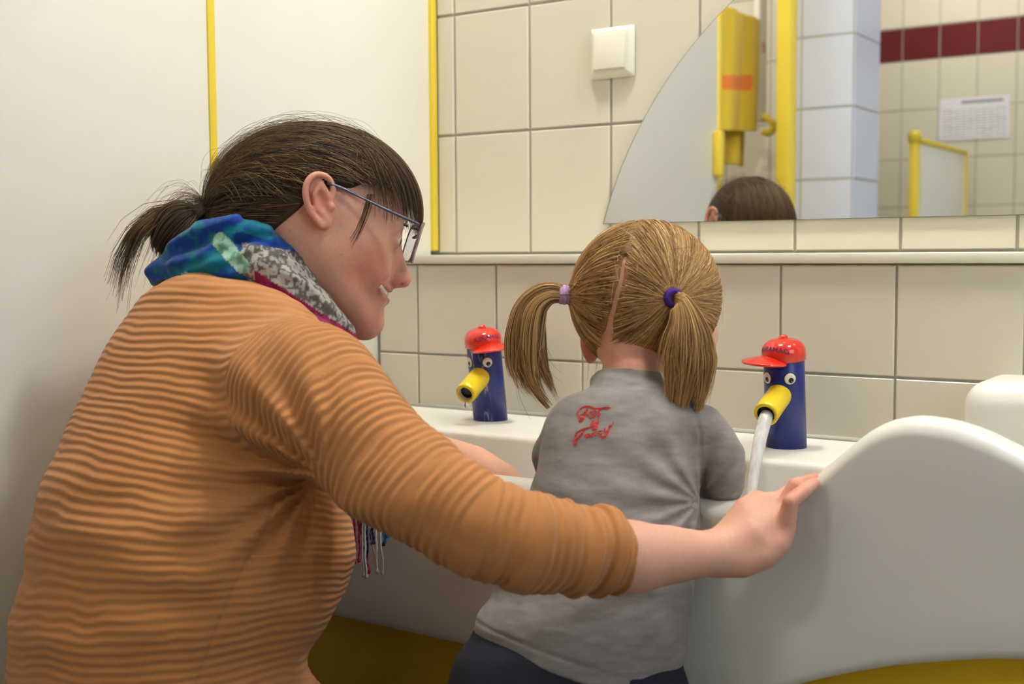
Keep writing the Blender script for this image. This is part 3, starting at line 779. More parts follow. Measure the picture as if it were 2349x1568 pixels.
# right arm and sleeve line: photo position, distance, sleeve radius, arm radius (photo px)
ARM = [(690, 912, 1.180, 150, 105), (780, 968, 1.145, 146, 100), (895, 1070, 1.10, 131, 92), (990, 1140, 1.075, 124, 88), (1095, 1205, 1.06, 119, 88),
       (1198, 1241, 1.065, 115, 84), (1320, 1259, 1.085, 107, 82), (1390, 1268, 1.098, 97, 80), (1446, 1277, 1.108, 87, 78)]
FORE = [(1446, 1277, 1.108, 79), (1530, 1272, 1.125, 68), (1600, 1270, 1.140, 54), (1648, 1266, 1.150, 48)]
P_ = lambda x, y, D: at(x, y, D)
def ch(pts, k=.006, sub=False): return chain([P_(x, y, D) for x, y, D, r in pts], [r*D/FPX for x, y, D, r in pts], k, sub)
LARM = [(400, 810, 1.46, 80), (500, 890, 1.505, 82), (700, 955, 1.555, 74), (880, 985, 1.56, 62)]
LFORE = [(880, 985, 1.56, 56), (1000, 1044, 1.545, 48), (1085, 1068, 1.515, 47), (1150, 1105, 1.48, 44), (1200, 1150, 1.465, 38)]
head = [
    ell(HF(712, 478), I0, he*np.array([216, 176, 148])),
    ell(HF(795, 580), HF.tilt(12), he*np.array([106, 152, 110]), .02),
    *sym(lambda s: chain([HF(745, 575, 84*s), HF(790, 672, 60*s), HF(830, 735, 20*s)], he*np.array([48, 42, 36]), .018)),
    *sym(lambda s: ell(HF(805, 556, 72*s), I0, he*np.array([72, 66, 50]), .015)),
    *sym(lambda s: ell(HF(845, 612, 58*s), HF.tilt(60), he*np.array([52, 40, 40]), .014)),
    ball(HF(837, 737), he*38, .014),
    ell(HF(846, 668), I0, he*np.array([41, 50, 56]), .012),
    *sym(lambda s: ell(HF(890, 518, 40*s), HF.tilt(20), he*np.array([26, 18, 42]), .012)),
    *sym(lambda s: ell(HF(926, 552, 44*s), I0, he*np.array([26, 19, 30]), .008, True)),
    *sym(lambda s: ell(HF(893, 549, 39*s), I0, he*np.array([25, 25, 30]), .004)),
    *sym(lambda s: ell(HF(919, 550, 42*s), HF.tilt(-8), he*np.array([16, 4.5, 24]), .002, True)),
    chain([HF(899, 535), HF(908, 575), HF(921, 622)], he*np.array([14, 13, 15]), .010),
    ball(HF(926, 640), he*17.5, .008),
    ell(HF(890, 618), HF.tilt(15), he*np.array([24, 36, 24]), .010),
    *sym(lambda s: ball(HF(910, 643, 17*s), he*14, .006)),
    chain([HF(925, 650), HF(893, 654)], he*np.array([8, 9]), .006),
    *sym(lambda s: ell(HF(915, 652, 17*s), HF.tilt(20), he*np.array([7.5, 6, 6.5]), .002, True)),
    # ear
]
def face_c(px, py, prims, inset=0.):
    c = np.linspace(150, 0, 600); P = HF(np.full(600, float(px)), np.full(600, float(py)), c); d = field(prims, P)
    i = int(np.argmax(d < 0)) if (d < 0).any() else 599
    return c[i]-inset
_m = [(892, 677), (888, 675.5), (883, 671), (878, 665), (873, 659), (868, 653)]
_c = [0.]+[face_c(x-1.5, y, head) for x, y in _m[1:]]
_c[1] = min(_c[1], 16)
def both(offs, rads, k, sub=False, dc=0., dx=0.):
    near = [HF(x+dx*(1-.5*i/5), y+o, c+dc) for i, ((x, y), c, o) in enumerate(zip(_m, _c, offs))]
    far = [HF(x+dx*(1-.5*i/5), y+o, -c-dc) for i, ((x, y), c, o) in enumerate(zip(_m, _c, offs))]
    return chain(far[::-1]+near[1:], he*np.array(list(rads)[::-1]+list(rads)[1:]), k, sub)
head += [
    both([-10, -10, -9, -7.5, -5, -1], [8.5, 8.5, 8, 7.5, 6, 3.5], .004, dc=-4, dx=-2),
    both([14, 14, 13, 11, 8, 4], [9.5, 9.5, 9, 8, 6, 3.5], .004, dc=-5, dx=-9),
    both([1, 1, 1, 1, 1, 0], [6.5, 6.5, 7, 6.5, 5, 3], .0015, True, dc=1, dx=1),
]
# crease from the nose wing past the corner of the mouth
_n = [(890, 633), (880, 640), (871, 647), (862, 657), (859, 668)]
head += [chain([HF(x, y, s*(face_c(x, y, head)+1)) for x, y in _n], he*np.array([1.5, 3, 3.5, 3.5, 2]), .004, True) for s in (1, -1)]
EAR = []
for s in (1, -1):
    ec = lambda px: (150+(750-px)*.40)*s
    EAR += [ell(HF(728, 465, ec(728)-4*s), HF.tilt(-13), he*np.array([27, 54, 9]), .006),
        chain([HF(x, y, ec(x)+4*s) for x, y in spline(np.array(((757, 460, 0), (760, 436, 0), (747, 415, 0), (724, 410, 0), (706, 424, 0), (700, 448, 0), (705, 476, 0), (717, 500, 0), (732, 518, 0)), float), 20)[:, :2]], he*np.linspace(6.5, 7.5, 20), .003),
        ell(HF(742, 513, ec(742)), HF.tilt(-10), he*np.array([13, 15, 8]), .005),
        ell(HF(737, 466, ec(737)+12*s), HF.tilt(-13), he*np.array([13, 24, 14]), .003, True),
        ell(HF(722, 436, ec(722)+9*s), HF.tilt(10), he*np.array([9, 12, 8]), .003, True),
        chain([HF(733, 428, ec(733)+3*s), HF(718, 452, ec(718)+4*s), HF(722, 482, ec(722)+4*s), HF(738, 498, ec(738)+4*s)], he*np.array([4, 5, 5, 5]), .003),
        ball(HF(756, 479, ec(756)+8*s), he*8, .004), ]
neck = [chain([HF(705, 575, 0), HF(655, 650, 0), HF(560, 745, -10)], he*np.array([104, 100, 112]), .02)]
torso_core = [chain([P_(520, 760, 1.36), P_(450, 1000, 1.32), P_(430, 1500, 1.31)], [.075, .095, .10], .02),
              chain([P_(560, 760, 1.33), P_(655, 890, 1.20)], [.05, .045], .02), chain([P_(480, 760, 1.39), P_(410, 812, 1.45)], [.05, .034], .015)]
arm_r = [ch([(x, y, D, ra) for x, y, D, rs, ra in ARM], .012), ch(FORE, .010)]
arm_l = [ch([(x, y, D, r*.85) for x, y, D, r in LARM], .010), ch(LFORE, .010)]
# hand resting on the rim
def fing(pts, k=.0035): return ch(pts, k)
hand_r = [
    ch([(1648, 1266, 1.150, 47), (1690, 1262, 1.150, 50), (1722, 1248, 1.152, 47)], .010),
    ch([(1655, 1284, 1.146, 34), (1705, 1290, 1.142, 33), (1755, 1272, 1.139, 32), (1785, 1245, 1.139, 29), (1801, 1214, 1.141, 24)], .010),
    ch([(1660, 1270, 1.152, 34), (1735, 1225, 1.146, 36), (1792, 1180, 1.152, 24)], .010),
    ch([(1660, 1250, 1.158, 34), (1725, 1190, 1.160, 34), (1768, 1156, 1.166, 24)], .010),
    ch([(1660, 1240, 1.164, 30), (1710, 1170, 1.172, 30), (1737, 1146, 1.180, 22)], .010),
    # little, ring, middle and index finger: knuckle, two bends, tip on the rim
    fing([(1801, 1214, 1.141, 23), (1813, 1150, 1.134, 18.5), (1843, 1126, 1.145, 16.5), (1868, 1108, 1.160, 14)], .002),
    fing([(1790, 1180, 1.156, 22), (1822, 1113, 1.160, 17), (1850, 1104, 1.172, 15), (1874, 1096, 1.186, 13)], .002),
    fing([(1768, 1158, 1.170, 21), (1806, 1130, 1.178, 17), (1842, 1112, 1.184, 16), (1868, 1102, 1.198, 14)]),
    fing([(1737, 1150, 1.184, 21), (1782, 1144, 1.196, 17), (1822, 1132, 1.212, 15), (1850, 1128, 1.224, 13)]),
    fing([(1672, 1232, 1.176, 28), (1715, 1190, 1.205, 23), (1765, 1170, 1.222, 18), (1800, 1165, 1.232, 15)], .006),
]
hand_l = [
    ch([(1200, 1150, 1.465, 38), (1230, 1190, 1.455, 40), (1258, 1222, 1.45, 34)], .010),
    fing([(1262, 1205, 1.46, 16), (1300, 1228, 1.46, 14), (1325, 1255, 1.46, 11)]), fing([(1268, 1222, 1.45, 16), (1305, 1250, 1.45, 14), (1326, 1280, 1.45, 11)]),
    fing([(1262, 1238, 1.44, 16), (1294, 1268, 1.44, 14), (1312, 1296, 1.44, 11)]), fing([(1250, 1246, 1.43, 14), (1276, 1276, 1.43, 12), (1290, 1300, 1.43, 10)]),
    fing([(1225, 1180, 1.47, 16), (1262, 1182, 1.48, 14), (1290, 1196, 1.48, 11)])]
V, Q = mesh_field(head+EAR+neck+torso_core+arm_r+hand_r+arm_l+hand_l, .0017)
V = relax(V, Q, 1, .35)
a_, b_, c_ = HF.inv(V)
col = np.tile(SKIN, (len(V), 1))
nz = fbm(V, 60, 3)
inhead = np.exp(-((a_-800)/260)**4-((b_-560)/300)**4)
blush = np.exp(-((a_-850)/55)**2-((b_-615)/65)**2)*flare(np.abs(c_)/40)+.9*np.exp(-((a_-925)/22)**2-((b_-645)/22)**2)+.6*np.exp(-((a_-845)/40)**2-((b_-745)/35)**2)
earred = np.exp(-((a_-728)/40)**2-((b_-465)/65)**2)*(np.abs(c_) > 140)
col = mix(col, SKIN_R, flare(.62*blush+.55*earred+.12*nz*inhead+.05))
ml = np.interp(a_, [866, 873, 878, 883, 888, 892], [653, 659, 665, 671, 675.5, 677])
lipm = flare(1.7-np.abs(b_-ml-2)/np.interp(a_, [866, 874, 884, 892], [5, 8, 11, 12]))*(a_ > 867)*(np.abs(c_) < 60)
col = mix(col, LIP, lipm*.75)
# knuckles of the right hand a little redder
kn = np.zeros(len(V))
for (x, y, D) in ((1813, 1145, 1.136), (1818, 1122, 1.150), (1866, 1104, 1.165), (1872, 1098, 1.178), (1800, 1214, 1.142)):
    kn = np.maximum(kn, np.exp(-(np.linalg.norm(V-at(x, y, D), axis=1)/.012)**2))
col = mix(col, SKIN_R, .55*kn)
fre = vnoise(V, 260, 11); col = mix(col, SKIN_R*.75, flare((fre-.72)*3)*.5*inhead)
np_mesh('body', to_local(V, pA), Q, M_SKIN, pA, True, {'tint': col})
# eyes and teeth
M_EYEB = pmat('eyeball', (232, 226, 220), .2, .02, 40); M_IRIS = pmat('iris', (70, 60, 48), .2, .1, 200); M_TEETH = pmat('teeth', (236, 228, 208), .25, .03, 60)
for s in (1, -1):
    V, Fc = lathe([(he*24*sin(t), he*24*cos(t)) for t in np.linspace(0.001, pi, 14)], 20); V = np.array(V)
    c0 = HF(894, 549, 40*s); W = c0+np.outer(V[:, 2], HF.hv)+np.outer(V[:, 0], HF.vv)+np.outer(V[:, 1], HF.wv)
    ey = mesh_obj('eye', to_local(W, pA), Fc, M_EYEB, pA, True)
    V, Fc = lathe([(he*24.6*sin(t), he*24.6*cos(t)) for t in np.linspace(0.001, .48, 6)], 18); V = np.array(V)
    ax_ = HF.hv*.95+HF.wv*.1*s-HF.vv*.25; ax_ /= np.linalg.norm(ax_); x1 = np.cross(ax_, HF.vv); x1 /= np.linalg.norm(x1); y1 = np.cross(x1, ax_)
    W = c0+np.outer(V[:, 2], ax_)+np.outer(V[:, 0], x1)+np.outer(V[:, 1], y1)
    mesh_obj('iris', to_local(W, pA), Fc, M_IRIS, ey, True)
tp = [HF(x-5, y-1, -c+5) for (x, y), c in list(zip(_m, _c))[:0:-1]]+[HF(884, 676, 0)]+[HF(x-5, y-1, c-5) for (x, y), c in list(zip(_m, _c))[1:]]
V, Fc = tube(spline(tp, 16), he*7, 8); mesh_obj('teeth', to_local(np.array(V), pA), Fc, M_TEETH, pA, True)

# ---- sweater
TF = Frame(440, 1100, 1.31)
te = TF.e
def trow(py, L, R, ratio=1.5, cc=0., ang=50):
    hw = (R-L)/2; a = radians(ang); s_ = sqrt((ratio*cos(a))**2+sin(a)**2); b0 = hw/s_
    return ((1100-py)*te, ((L+R)/2-440)*te, cc*te, ratio*b0*te, b0*te, a)
ROWS = [trow(632, 395, 585, 1.05, -10, 0), trow(650, 350, 605, 1.2, -5, 40), trow(675, 312, 640, 1.4, 0), trow(715, 282, 690, 1.5, 0), trow(780, 240, 735, 1.5, 5), trow(850, 208, 742, 1.45, 10),
        trow(950, 167, 735, 1.4, 10), trow(1050, 128, 742, 1.35, 10), trow(1110, 104, 765, 1.32, 10), trow(1200, 87, 802, 1.3, 10), trow(1265, 80, 806, 1.3, 10), trow(1330, 73, 793, 1.3, 10),
        trow(1400, 62, 750, 1.32, 10), trow(1470, 55, 700, 1.38, 10), trow(1520, 51, 698, 1.4, 10), trow(1580, 48, 735, 1.35, 10), trow(1660, 40, 780, 1.3, 10), trow(1760, 40, 770, 1.3, 10)]
torso = loft(TF.O, TF.hv, TF.vv, TF.wv, ROWS, .02)
collar = chain([P_(x, y, D) for x, y, D in ((372, 668, 1.42), (405, 657, 1.345), (470, 668, 1.28), (550, 700, 1.26), (620, 735, 1.25))], [.012]*5, .016)
sleeve = ch([(x, y, D, rs) for x, y, D, rs, ra in ARM], .050)
shoulder = ch([(570, 800, 1.30, 88), (650, 852, 1.225, 108), (720, 900, 1.175, 124)], .045)
sleeve_l = ch([(x, y, D, r*1.35) for x, y, D, r in LARM], .020)
cuffcut = P_(1424, 1274, 1.104)
axis_pts = np.array([P_(x, y, D) for x, y, D, rs, ra in ARM]); seg = np.diff(axis_pts, axis=0); sl = np.concatenate([[0], np.cumsum(np.linalg.norm(seg, axis=1))])
def arm_coord(P):
    best = np.full(len(P), 1e9); s = np.zeros(len(P)); ang = np.zeros(len(P))
    for i in range(len(seg)):
        L2 = seg[i]@seg[i]; t = ((P-axis_pts[i])@seg[i])/L2
        tc_ = np.clip(t, -3 if i == 0 else 0, 3 if i == len(seg)-1 else 1); d = np.linalg.norm(P-axis_pts[i]-tc_[:, None]*seg[i], axis=1)
        m = d < best; best = np.where(m, d, best); s = np.where(m, sl[i]+tc_*sqrt(L2), s)
    return s, best
SL = sl[-1]
armpit = at(690, 1100, 1.19)
def sw_parts(P):
    """0 torso, 1 right sleeve: cut along the armhole"""
    dt = torso.fn(P); ds = sleeve.fn(P)
    pa, pb, pc = TF.inv(P)
    seamx = np.interp(pb, [700, 800, 850, 950, 1040, 1100], [690, 590, 560, 552, 590, 680])
    return ((pa > seamx) & (pc > 20) & (ds < dt+.02)) | (ds < dt-.03), ds-dt
def sw_warp(P):
    """cloth folds: drag lines from the armpit, waist creases, bunched sleeve"""
    pa, pb, pc = TF.inv(P)
    dx, dy = pa-690, pb-1095; r_ = np.sqrt(dx*dx+dy*dy)+1; an = np.arctan2(dy, dx)
    near = flare(pc/80+.4)
    w1 = np.sin(an*15+.6*np.sin(an*5))*np.exp(-((r_-130)/170)**2)*flare(r_/60)*flare((25-dx)/70)*.0042*near
    w2 = vnoise(np.stack([pa*.0045+pb*.0016, pb*.017-pa*.002, pc*.003], 1), 1., 5)*.0052*flare((pb-980)/200)*flare((900-pa)/60)
    w2 = w2+vnoise(np.stack([pa*.003, pb*.008+pa*.0035, pc*.003], 1), 1., 15)*.0050*flare((pb-700)/150)*flare((900-pa)/60)
    s, _d = arm_coord(P)
    f = flare((s/SL-.5)/.35)
    w3 = (np.sin(s/SL*2*pi*15+1.5*vnoise(P, 22, 9))*.0018+vnoise(np.stack([s*95, P[:, 2]*16, P[:, 0]*8], 1), 1., 21)*.0040)*f*(pa > 820)
    w4 = vnoise(np.stack([s*42, P[:, 2]*18, P[:, 0]*10], 1), 1., 31)*.0022*flare((s/SL-.12)/.2)*(pa > 700)
    return w1+w2+w3+w4
endcap = Prim(lambda P: -((P-cuffcut)@(seg[-1]/np.linalg.norm(seg[-1]))), cuffcut, 1.0, .002, True)
endcap.R = .13
V, Q = mesh_field([torso, collar, shoulder, sleeve, sleeve_l, endcap], .0023, warp=sw_warp)
V = relax(V, Q, 1, .4)
issl, gap = sw_parts(V)
pa, pb, pc = TF.inv(V)
s, _d = arm_coord(V)
tilt_ = np.interp(pb, [650, 800, 1000, 1200, 1350, 1568], [.10, .12, .20, .06, -.06, -.10])
wig = .45*vnoise(V, 14, 41)+.25*vnoise(V, 40, 42)
rib_t = (pb-tilt_*(pa-400)*1.0+6*np.sin(pa*.012))*te/.0090+wig
rib_s = s/.0092+wig*.8
isl2 = gap < -.01
rib = np.where(issl, rib_s, rib_t)
nr = normals(V, Q)
V = V+nr*(np.where(issl, .0007, .0003)*np.sin(2*pi*rib))[:, None]
# armhole seam
seamx = np.interp(pb, [700, 800, 850, 950, 1040, 1100], [690, 590, 560, 552, 590, 680])
sd = np.abs(pa-seamx); seamm = np.exp(-(sd/5)**2)*(pc > 60)*(pb > 760)*(pb < 1095)
sidex = np.interp(pb, [1100, 1200, 1300, 1400, 1568], [620, 585, 530, 490, 440]); sidem = np.exp(-((pa-sidex)/4)**2)*(pc > 60)*(pb >= 1100)
V = V-nr*(.0016*seamm+.0010*sidem)[:, None]
base = np.array(lin((180, 122, 73)))
col = base*(1+.05*fbm(V, 25, 8)[:, None]+.02*np.sin(2*pi*rib)[:, None])
col = col*(1-.10*seamm-.15*sidem)[:, None]
np_mesh('sweater', to_local(V, pA), Q, M_KNIT, pA, True, {'tint': np.clip(col, 0, 1), 'rib': rib})

# ---- trousers: kneeling legs on the floor
hip = P_(430, 1640, 1.31); hip[2] = .33
legs = [chain([hip+np.array([0, 0, .02]), hip+np.array([-.02, -.03, -.02])], [.14, .15], .02)]
for sx_, kx, ky in ((.09, .37, -.60), (-.08, .16, -.60)):
    h0 = hip+np.array([sx_, -.02, -.05]); kn_ = np.array([kx, ky, .075]); an_ = np.array([kx-.06, -1.02, .06])
    legs += [chain([h0, (h0+kn_)/2+np.array([0, 0, .03]), kn_], [.088, .078, .066], .03), chain([kn_, (kn_+an_)/2, an_], [.062, .058, .042], .02)]
V, Q = mesh_field(legs, .006)
np_mesh('trousers', to_local(relax(V, Q, 2), pA), Q, M_DENIM, pA)
for kx in (.31, .10):
    V, Q = mesh_field([ell((kx, -1.10, .05), np.eye(3), (.042, .10, .046)), ell((kx, -1.16, .035), np.eye(3), (.040, .05, .033))], .005)
    np_mesh('shoe', to_local(V, pA), Q, M_BLACK, pA)

# ---- scarf
def sc(pts, k=.006): return chain([HF(x, y, c) for x, y, c, r in pts], he*np.array([r for *_, r in pts]), k)
FOLDS = [
    ('teal', [(378, 622, 30, 22), (425, 582, 70, 30), (480, 540, 105, 34), (545, 530, 130, 33), (605, 545, 140, 30), (650, 580, 135, 26), (700, 640, 110, 22)]),
    ('teal2', [(372, 628, 40, 18), (430, 612, 100, 30), (500, 600, 145, 34), (560, 620, 165, 30), (600, 655, 170, 24)]),
    ('mint', [(440, 645, 135, 16), (520, 655, 165, 20), (590, 682, 182, 18), (650, 712, 188, 14)]),
    ('teal2', [(520, 566, 140, 22), (570, 590, 158, 26), (610, 628, 172, 24)]),
    ('grey', [(585, 600, 176, 30), (650, 630, 180, 34), (710, 690, 172, 34), (765, 755, 155, 30)]),
    ('grey', [(590, 580, 172, 22), (650, 600, 168, 26), (705, 660, 160, 28), (758, 732, 150, 28), (800, 795, 135, 24), (815, 840, 120, 24)]),
    ('grey', [(590, 618, 182, 24), (650, 655, 184, 28), (715, 712, 180, 27), (775, 775, 165, 24), (805, 830, 145, 22)]),
    ('mag', [(602, 662, 196, 16), (655, 700, 214, 19), (720, 734, 218, 19), (785, 785, 196, 18), (818, 818, 150, 12), (822, 850, 130, 12)]),
    ('dark', [(366, 632, 20, 10), (400, 640, 80, 12), (450, 645, 115, 12)]),
    ('grey', [(800, 830, 120, 24), (818, 950, 60, 30), (836, 1080, 20, 34), (842, 1165, 10, 34)]),
    ('mag', [(790, 850, 120, 14), (790, 1000, 60, 18), (806, 1165, 10, 14)]),
    ('teal', [(836, 850, 90, 14), (858, 1000, 40, 16), (872, 1165, 8, 16)]),
    ('teal', [(700, 640, -110, 26), (620, 560, -130, 30), (520, 560, -110, 32), (430, 600, -60, 30), (378, 622, 30, 22)]),
    ('grey', [(815, 840, 120, 24), (790, 790, 20, 28), (740, 700, -90, 28), (690, 640, -120, 26)]),
]
prims = [sc(p_, .005) for _, p_ in FOLDS]
def scw(P):
    a, b, c = HF.inv(P)
    return vnoise(P, 38, 51)*.0024+vnoise(P, 90, 52)*.0009+.0016*np.sin((b+.35*a)*.16+3*vnoise(P, 30, 53))*(a < 640)+.0013*np.sin((a*.75-b)*.15+3*vnoise(P, 30, 54))*(a >= 640)
V, Q = mesh_field(prims, .0019, warp=scw); V = relax(V, Q, 1, .4)
D_ = np.stack([p_.fn(V) for p_ in prims], 1); fi = D_.argmin(1)
a_, b_, c_ = HF.inv(V)
n1 = fbm(V, 55, 61); n2 = fbm(V, 130, 62, 3); n3 = vnoise(V, 240, 63)
TEAL, BLUE, GREEN, MINT, DK, LT, MAG = [np.array(lin(c)) for c in ((12, 106, 130), (20, 58, 136), (28, 110, 92), (150, 186, 164), (88, 86, 84), (168, 164, 156), (136, 24, 72))]
col = np.zeros_like(V)
teal = mix(mix(np.tile(TEAL, (len(V), 1)), BLUE, flare(.5+1.1*np.sin((a_*.7+b_)*.045+2*n1))), GREEN, flare(n2*1.4-.1)*.6)
mint = mix(np.tile(MINT, (len(V), 1)), GREEN, flare((n2-.15)*3)*.6)
pais = np.sin(7*n1+3.5*n2+(a_-b_)*.02)
grey = mix(np.tile(DK, (len(V), 1)), LT, flare(.5+1.8*pais*.6+.3*n3))
mag = mix(np.tile(MAG, (len(V), 1)), MAG*.25, flare((n2-.1)*3)*.7)
dark = np.tile(DK*.35, (len(V), 1))
tabs = {'teal': teal, 'teal2': teal, 'mint': mint, 'grey': grey, 'mag': mag, 'dark': dark}
for i, (nm, _) in enumerate(FOLDS):
    m = fi == i; col[m] = tabs[nm][m]
def segd(x0, y0, x1, y1):
    d_ = np.array([x1-x0, y1-y0], float); t = np.clip(((a_-x0)*d_[0]+(b_-y0)*d_[1])/(d_@d_), 0, 1)
    return np.sqrt((a_-x0-t*d_[0])**2+(b_-y0-t*d_[1])**2)+3*n1
nearm = c_ > 60
mm_ = nearm & ((segd(520, 552, 566, 604) < 17) | (segd(445, 634, 592, 668) < 13)); col[mm_] = mint[mm_]
gm = nearm & ~mm_ & (a_ > 566+(b_-560)*.25) & (b_ > 556+(a_-570)*.18) & (fi != 6) & (b_ < 900); col[gm] = grey[gm]
bm_ = nearm & ~mm_ & ~gm & (segd(560, 548, 690, 590) < 15); col[bm_] = BLUE
gapm = (b_ > 620+(a_-600)*.66) & (a_ > 590) & nearm & (b_ < 860); col[gapm] = mag[gapm]
scarf = np_mesh('scarf', to_local(V, pA), Q, M_CLOTH, pA, True, {'tint': np.clip(col, 0, 1)})
# fringe cords
M_CORDS = {'m': pmat('magenta_cord', (150, 26, 70), .9, .15, 200), 'w': pmat('white_cord', (206, 200, 190), .9, .1, 200), 'b': pmat('navy_cord', (24, 40, 110), .9, .15, 200),
           't': pmat('turquoise_cord', (20, 120, 190), .9, .1, 200), 'o': pmat('orange_cord', (210, 70, 30), .9, .1, 200)}
for (x0, x1, y1, cc, k_) in ((803, 806, 1305, 20, 'm'), (810, 818, 1300, 24, 'm'), (814, 834, 1330, 16, 'm'), (826, 822, 1335, 22, 'w'), (832, 828, 1338, 26, 'w'), (838, 856, 1330, 18, 'w'),
                             (843, 846, 1262, 12, 'b'), (850, 848, 1258, 20, 'b'), (829, 838, 1318, 8, 'b'), (864, 868, 1334, 22, 'w'), (858, 852, 1326, 26, 'w'), (870, 872, 1258, 12, 't'), (876, 880, 1246, 18, 't'), (878, 874, 1268, 8, 'b'), (884, 892, 1225, 14, 't'), (856, 857, 1208, 20, 'o')):
    n_ = 26; t = np.linspace(0, 1, n_); y = 1160+(y1-1160)*t
    wob = 3.0*np.sin(t*5+x0)+1.2*np.sin(t*17+x1)
    P = HF(x0+(x1-x0)*t+wob*t, y, cc+3*np.sin(t*6+x0))
    V, Fc = tube(P, he*(2.6+.7*np.sin(t*60)+np.where(t > .93, 1.6, 0)), 6)
    mesh_obj('tassel', to_local(np.array(V), pA), Fc, M_CORDS[k_], scarf, True)

# ---- glasses
gl = empty('glasses'); gl.parent = pA
M_FRAME = pmat('grey_metal_frame', (96, 100, 112), .3, .05, 60, metal=.6); M_FRP = pmat('violet_rim', (120, 84, 104), .35, .05, 60)
m_lens, nt, b = new_mat('lens'); b.inputs['Base Color'].default_value = (.98, .95, .97, 1); b.inputs['Roughness'].default_value = .02; b.inputs['IOR'].default_value = 1.1
nz = N(nt, 'ShaderNodeTexNoise'); nz.inputs['Scale'].default_value = 5; mrl = N(nt, 'ShaderNodeMapRange'); mrl.inputs[3].default_value = .97; mrl.inputs[4].default_value = 1.0
nt.links.new(nz.outputs[0], mrl.inputs[0]); nt.links.new(mrl.outputs[0], b.inputs['Transmission Weight'])
for s in (1, -1):
    tpts = [HF(x, y, c*s) for x, y, c in ((748, 428, 156), (775, 437, 150), (820, 458, 146), (880, 486, 140), (930, 508, 132), (948, 516, 122))]
    V, Fc = tube(spline(tpts, 24), he*np.interp(np.linspace(0, 1, 24), [0, .25, .3, 1], [4, 4, 2.6, 3.6]), 8)
    mesh_obj('temple', to_local(np.array(V), pA), Fc, M_FRAME, gl, True)
    # lens outline, square with rounded corners; u across the face, v down
    out = []
    for t in np.linspace(0, 2*pi, 40, endpoint=False):
        u_, v_ = cos(t), sin(t); q = (abs(u_)**4+abs(v_)**4)**-.25; u_, v_ = u_*q, v_*q
        c = 66*s+u_*52*s; wrap = -14*((abs(c)/118)**2)
        out.append(HF(961+wrap-14*v_-4, 560+44*v_-3, c))
    out = np.array(out)
    V, Fc = tube(np.concatenate([out, out[:2]]), he*3.0, 6, cap=False); mesh_obj('rim', to_local(np.array(V), pA), Fc, M_FRP, gl, True)
    ctr = out.mean(0); n_ = len(out); th = HF.hv*he*1.2
    V = [ctr+th, ctr-th]+[p+th for p in out]+[p-th for p in out]
    Fc = [(0, 2+i, 2+(i+1) % n_) for i in range(n_)]+[(1, 2+n_+(i+1) % n_, 2+n_+i) for i in range(n_)]
    mesh_obj('lens', to_local(np.array(V), pA), Fc, m_lens, gl, True)
V, Fc = tube(spline([HF(950, 545, 16), HF(958, 540, 0), HF(950, 545, -16)], 10), he*3, 8); mesh_obj('bridge', to_local(np.array(V), pA), Fc, M_FRAME, gl, True)

# ---- hair
HC = np.array([722., 487., 0.]); HR = np.array([240., 199., 163.])
def shell(S, T, n_, off, lift):
    """paths on the hair shell from S to T (local photo units)"""
    t = np.linspace(0, 1, n_)[None, :, None]
    P = S[:, None]*(1-t)+T[:, None]*t
    P[..., 1] -= (lift[:, None]*4*t[..., 0]*(1-t[..., 0]))
    q = (P-HC)/HR; L = np.linalg.norm(q, axis=2)[..., None]
    return HC+HR*q/L*(1+off[:, None, None])
def onshell(a, b_, sgn, off=0.):
    q = 1-((a-HC[0])/HR[0])**2-((b_-HC[1])/HR[1])**2
    return np.stack([a, b_, sgn*HR[2]*np.sqrt(np.maximum(q, 0))], 1)
DARKH = [np.array(lin(c)) for c in ((60, 44, 28), (88, 65, 38), (122, 94, 56), (44, 31, 22))]
def hcols(n_, pal, wts):
    i = rng.choice(len(pal), n_, p=wts); return np.array(pal)[i]*(1+.18*rng.normal(size=(n_, 1))).clip(.5, 1.6)
# base cap under the strands
def capcut(P):
    a, b_, c = HF.inv(P)
    line = np.interp(a, [470, 560, 620, 680, 740, 800, 850, 900, 960], [560, 545, 528, 480, 425, 425, 400, 395, 380])
    return np.maximum(0, (b_-line-np.where(c < -20, 45, 0)))*he*.9
V, Q = mesh_field([ell(HF(HC[0], HC[1]), I0, he*(HR-5))], .0024, warp=capcut)
V = relax(V, Q, 1)
np_mesh('hair_cap', to_local(V, pA), Q, M_HAIR, pA, True, {'tint': np.tile(DARKH[0], (len(V), 1))*(1+.3*fbm(V, 80, 71))[:, None].clip(.6, 1.5)})
T0 = np.array([492., 494., 8.])
allp = []; allc = []
def add(Ploc, cols): allp.append(Ploc); allc.append(cols)
NS = 3600
a0 = rng.uniform(545, 905, NS); lo_ = np.interp(a0, [545, 620, 680, 740, 800, 850, 905], [535, 528, 482, 424, 432, 440, 450]); hi_ = 487-199*np.sqrt(np.maximum(0, 1-((a0-722)/240)**2))
fr = rng.uniform(0, 1, NS)**.8; b0 = lo_+(hi_-lo_)*fr
S = onshell(a0, b0, np.where(rng.uniform(size=NS) < .62, 1, -1))
T = T0+rng.normal(size=(NS, 3))*np.array([4, 9, 10])
Pp = shell(S, T, 20, rng.uniform(.0, .03, NS), rng.uniform(10, 70, NS)*(S[:, 1] < 470))
wv_ = rng.uniform(0, 6.28, (NS, 1)); Pp[..., 1] += 2.0*np.sin(np.linspace(0, 5, 20)[None]+wv_)
tt = np.linspace(0, 1, 20)[None, :, None]; g = np.clip((tt-.85)/.15, 0, 1)**1.2; Pp = Pp*(1-g)+T[:, None]*g
add(Pp, hcols(NS, DARKH, [.34, .36, .2, .1]))
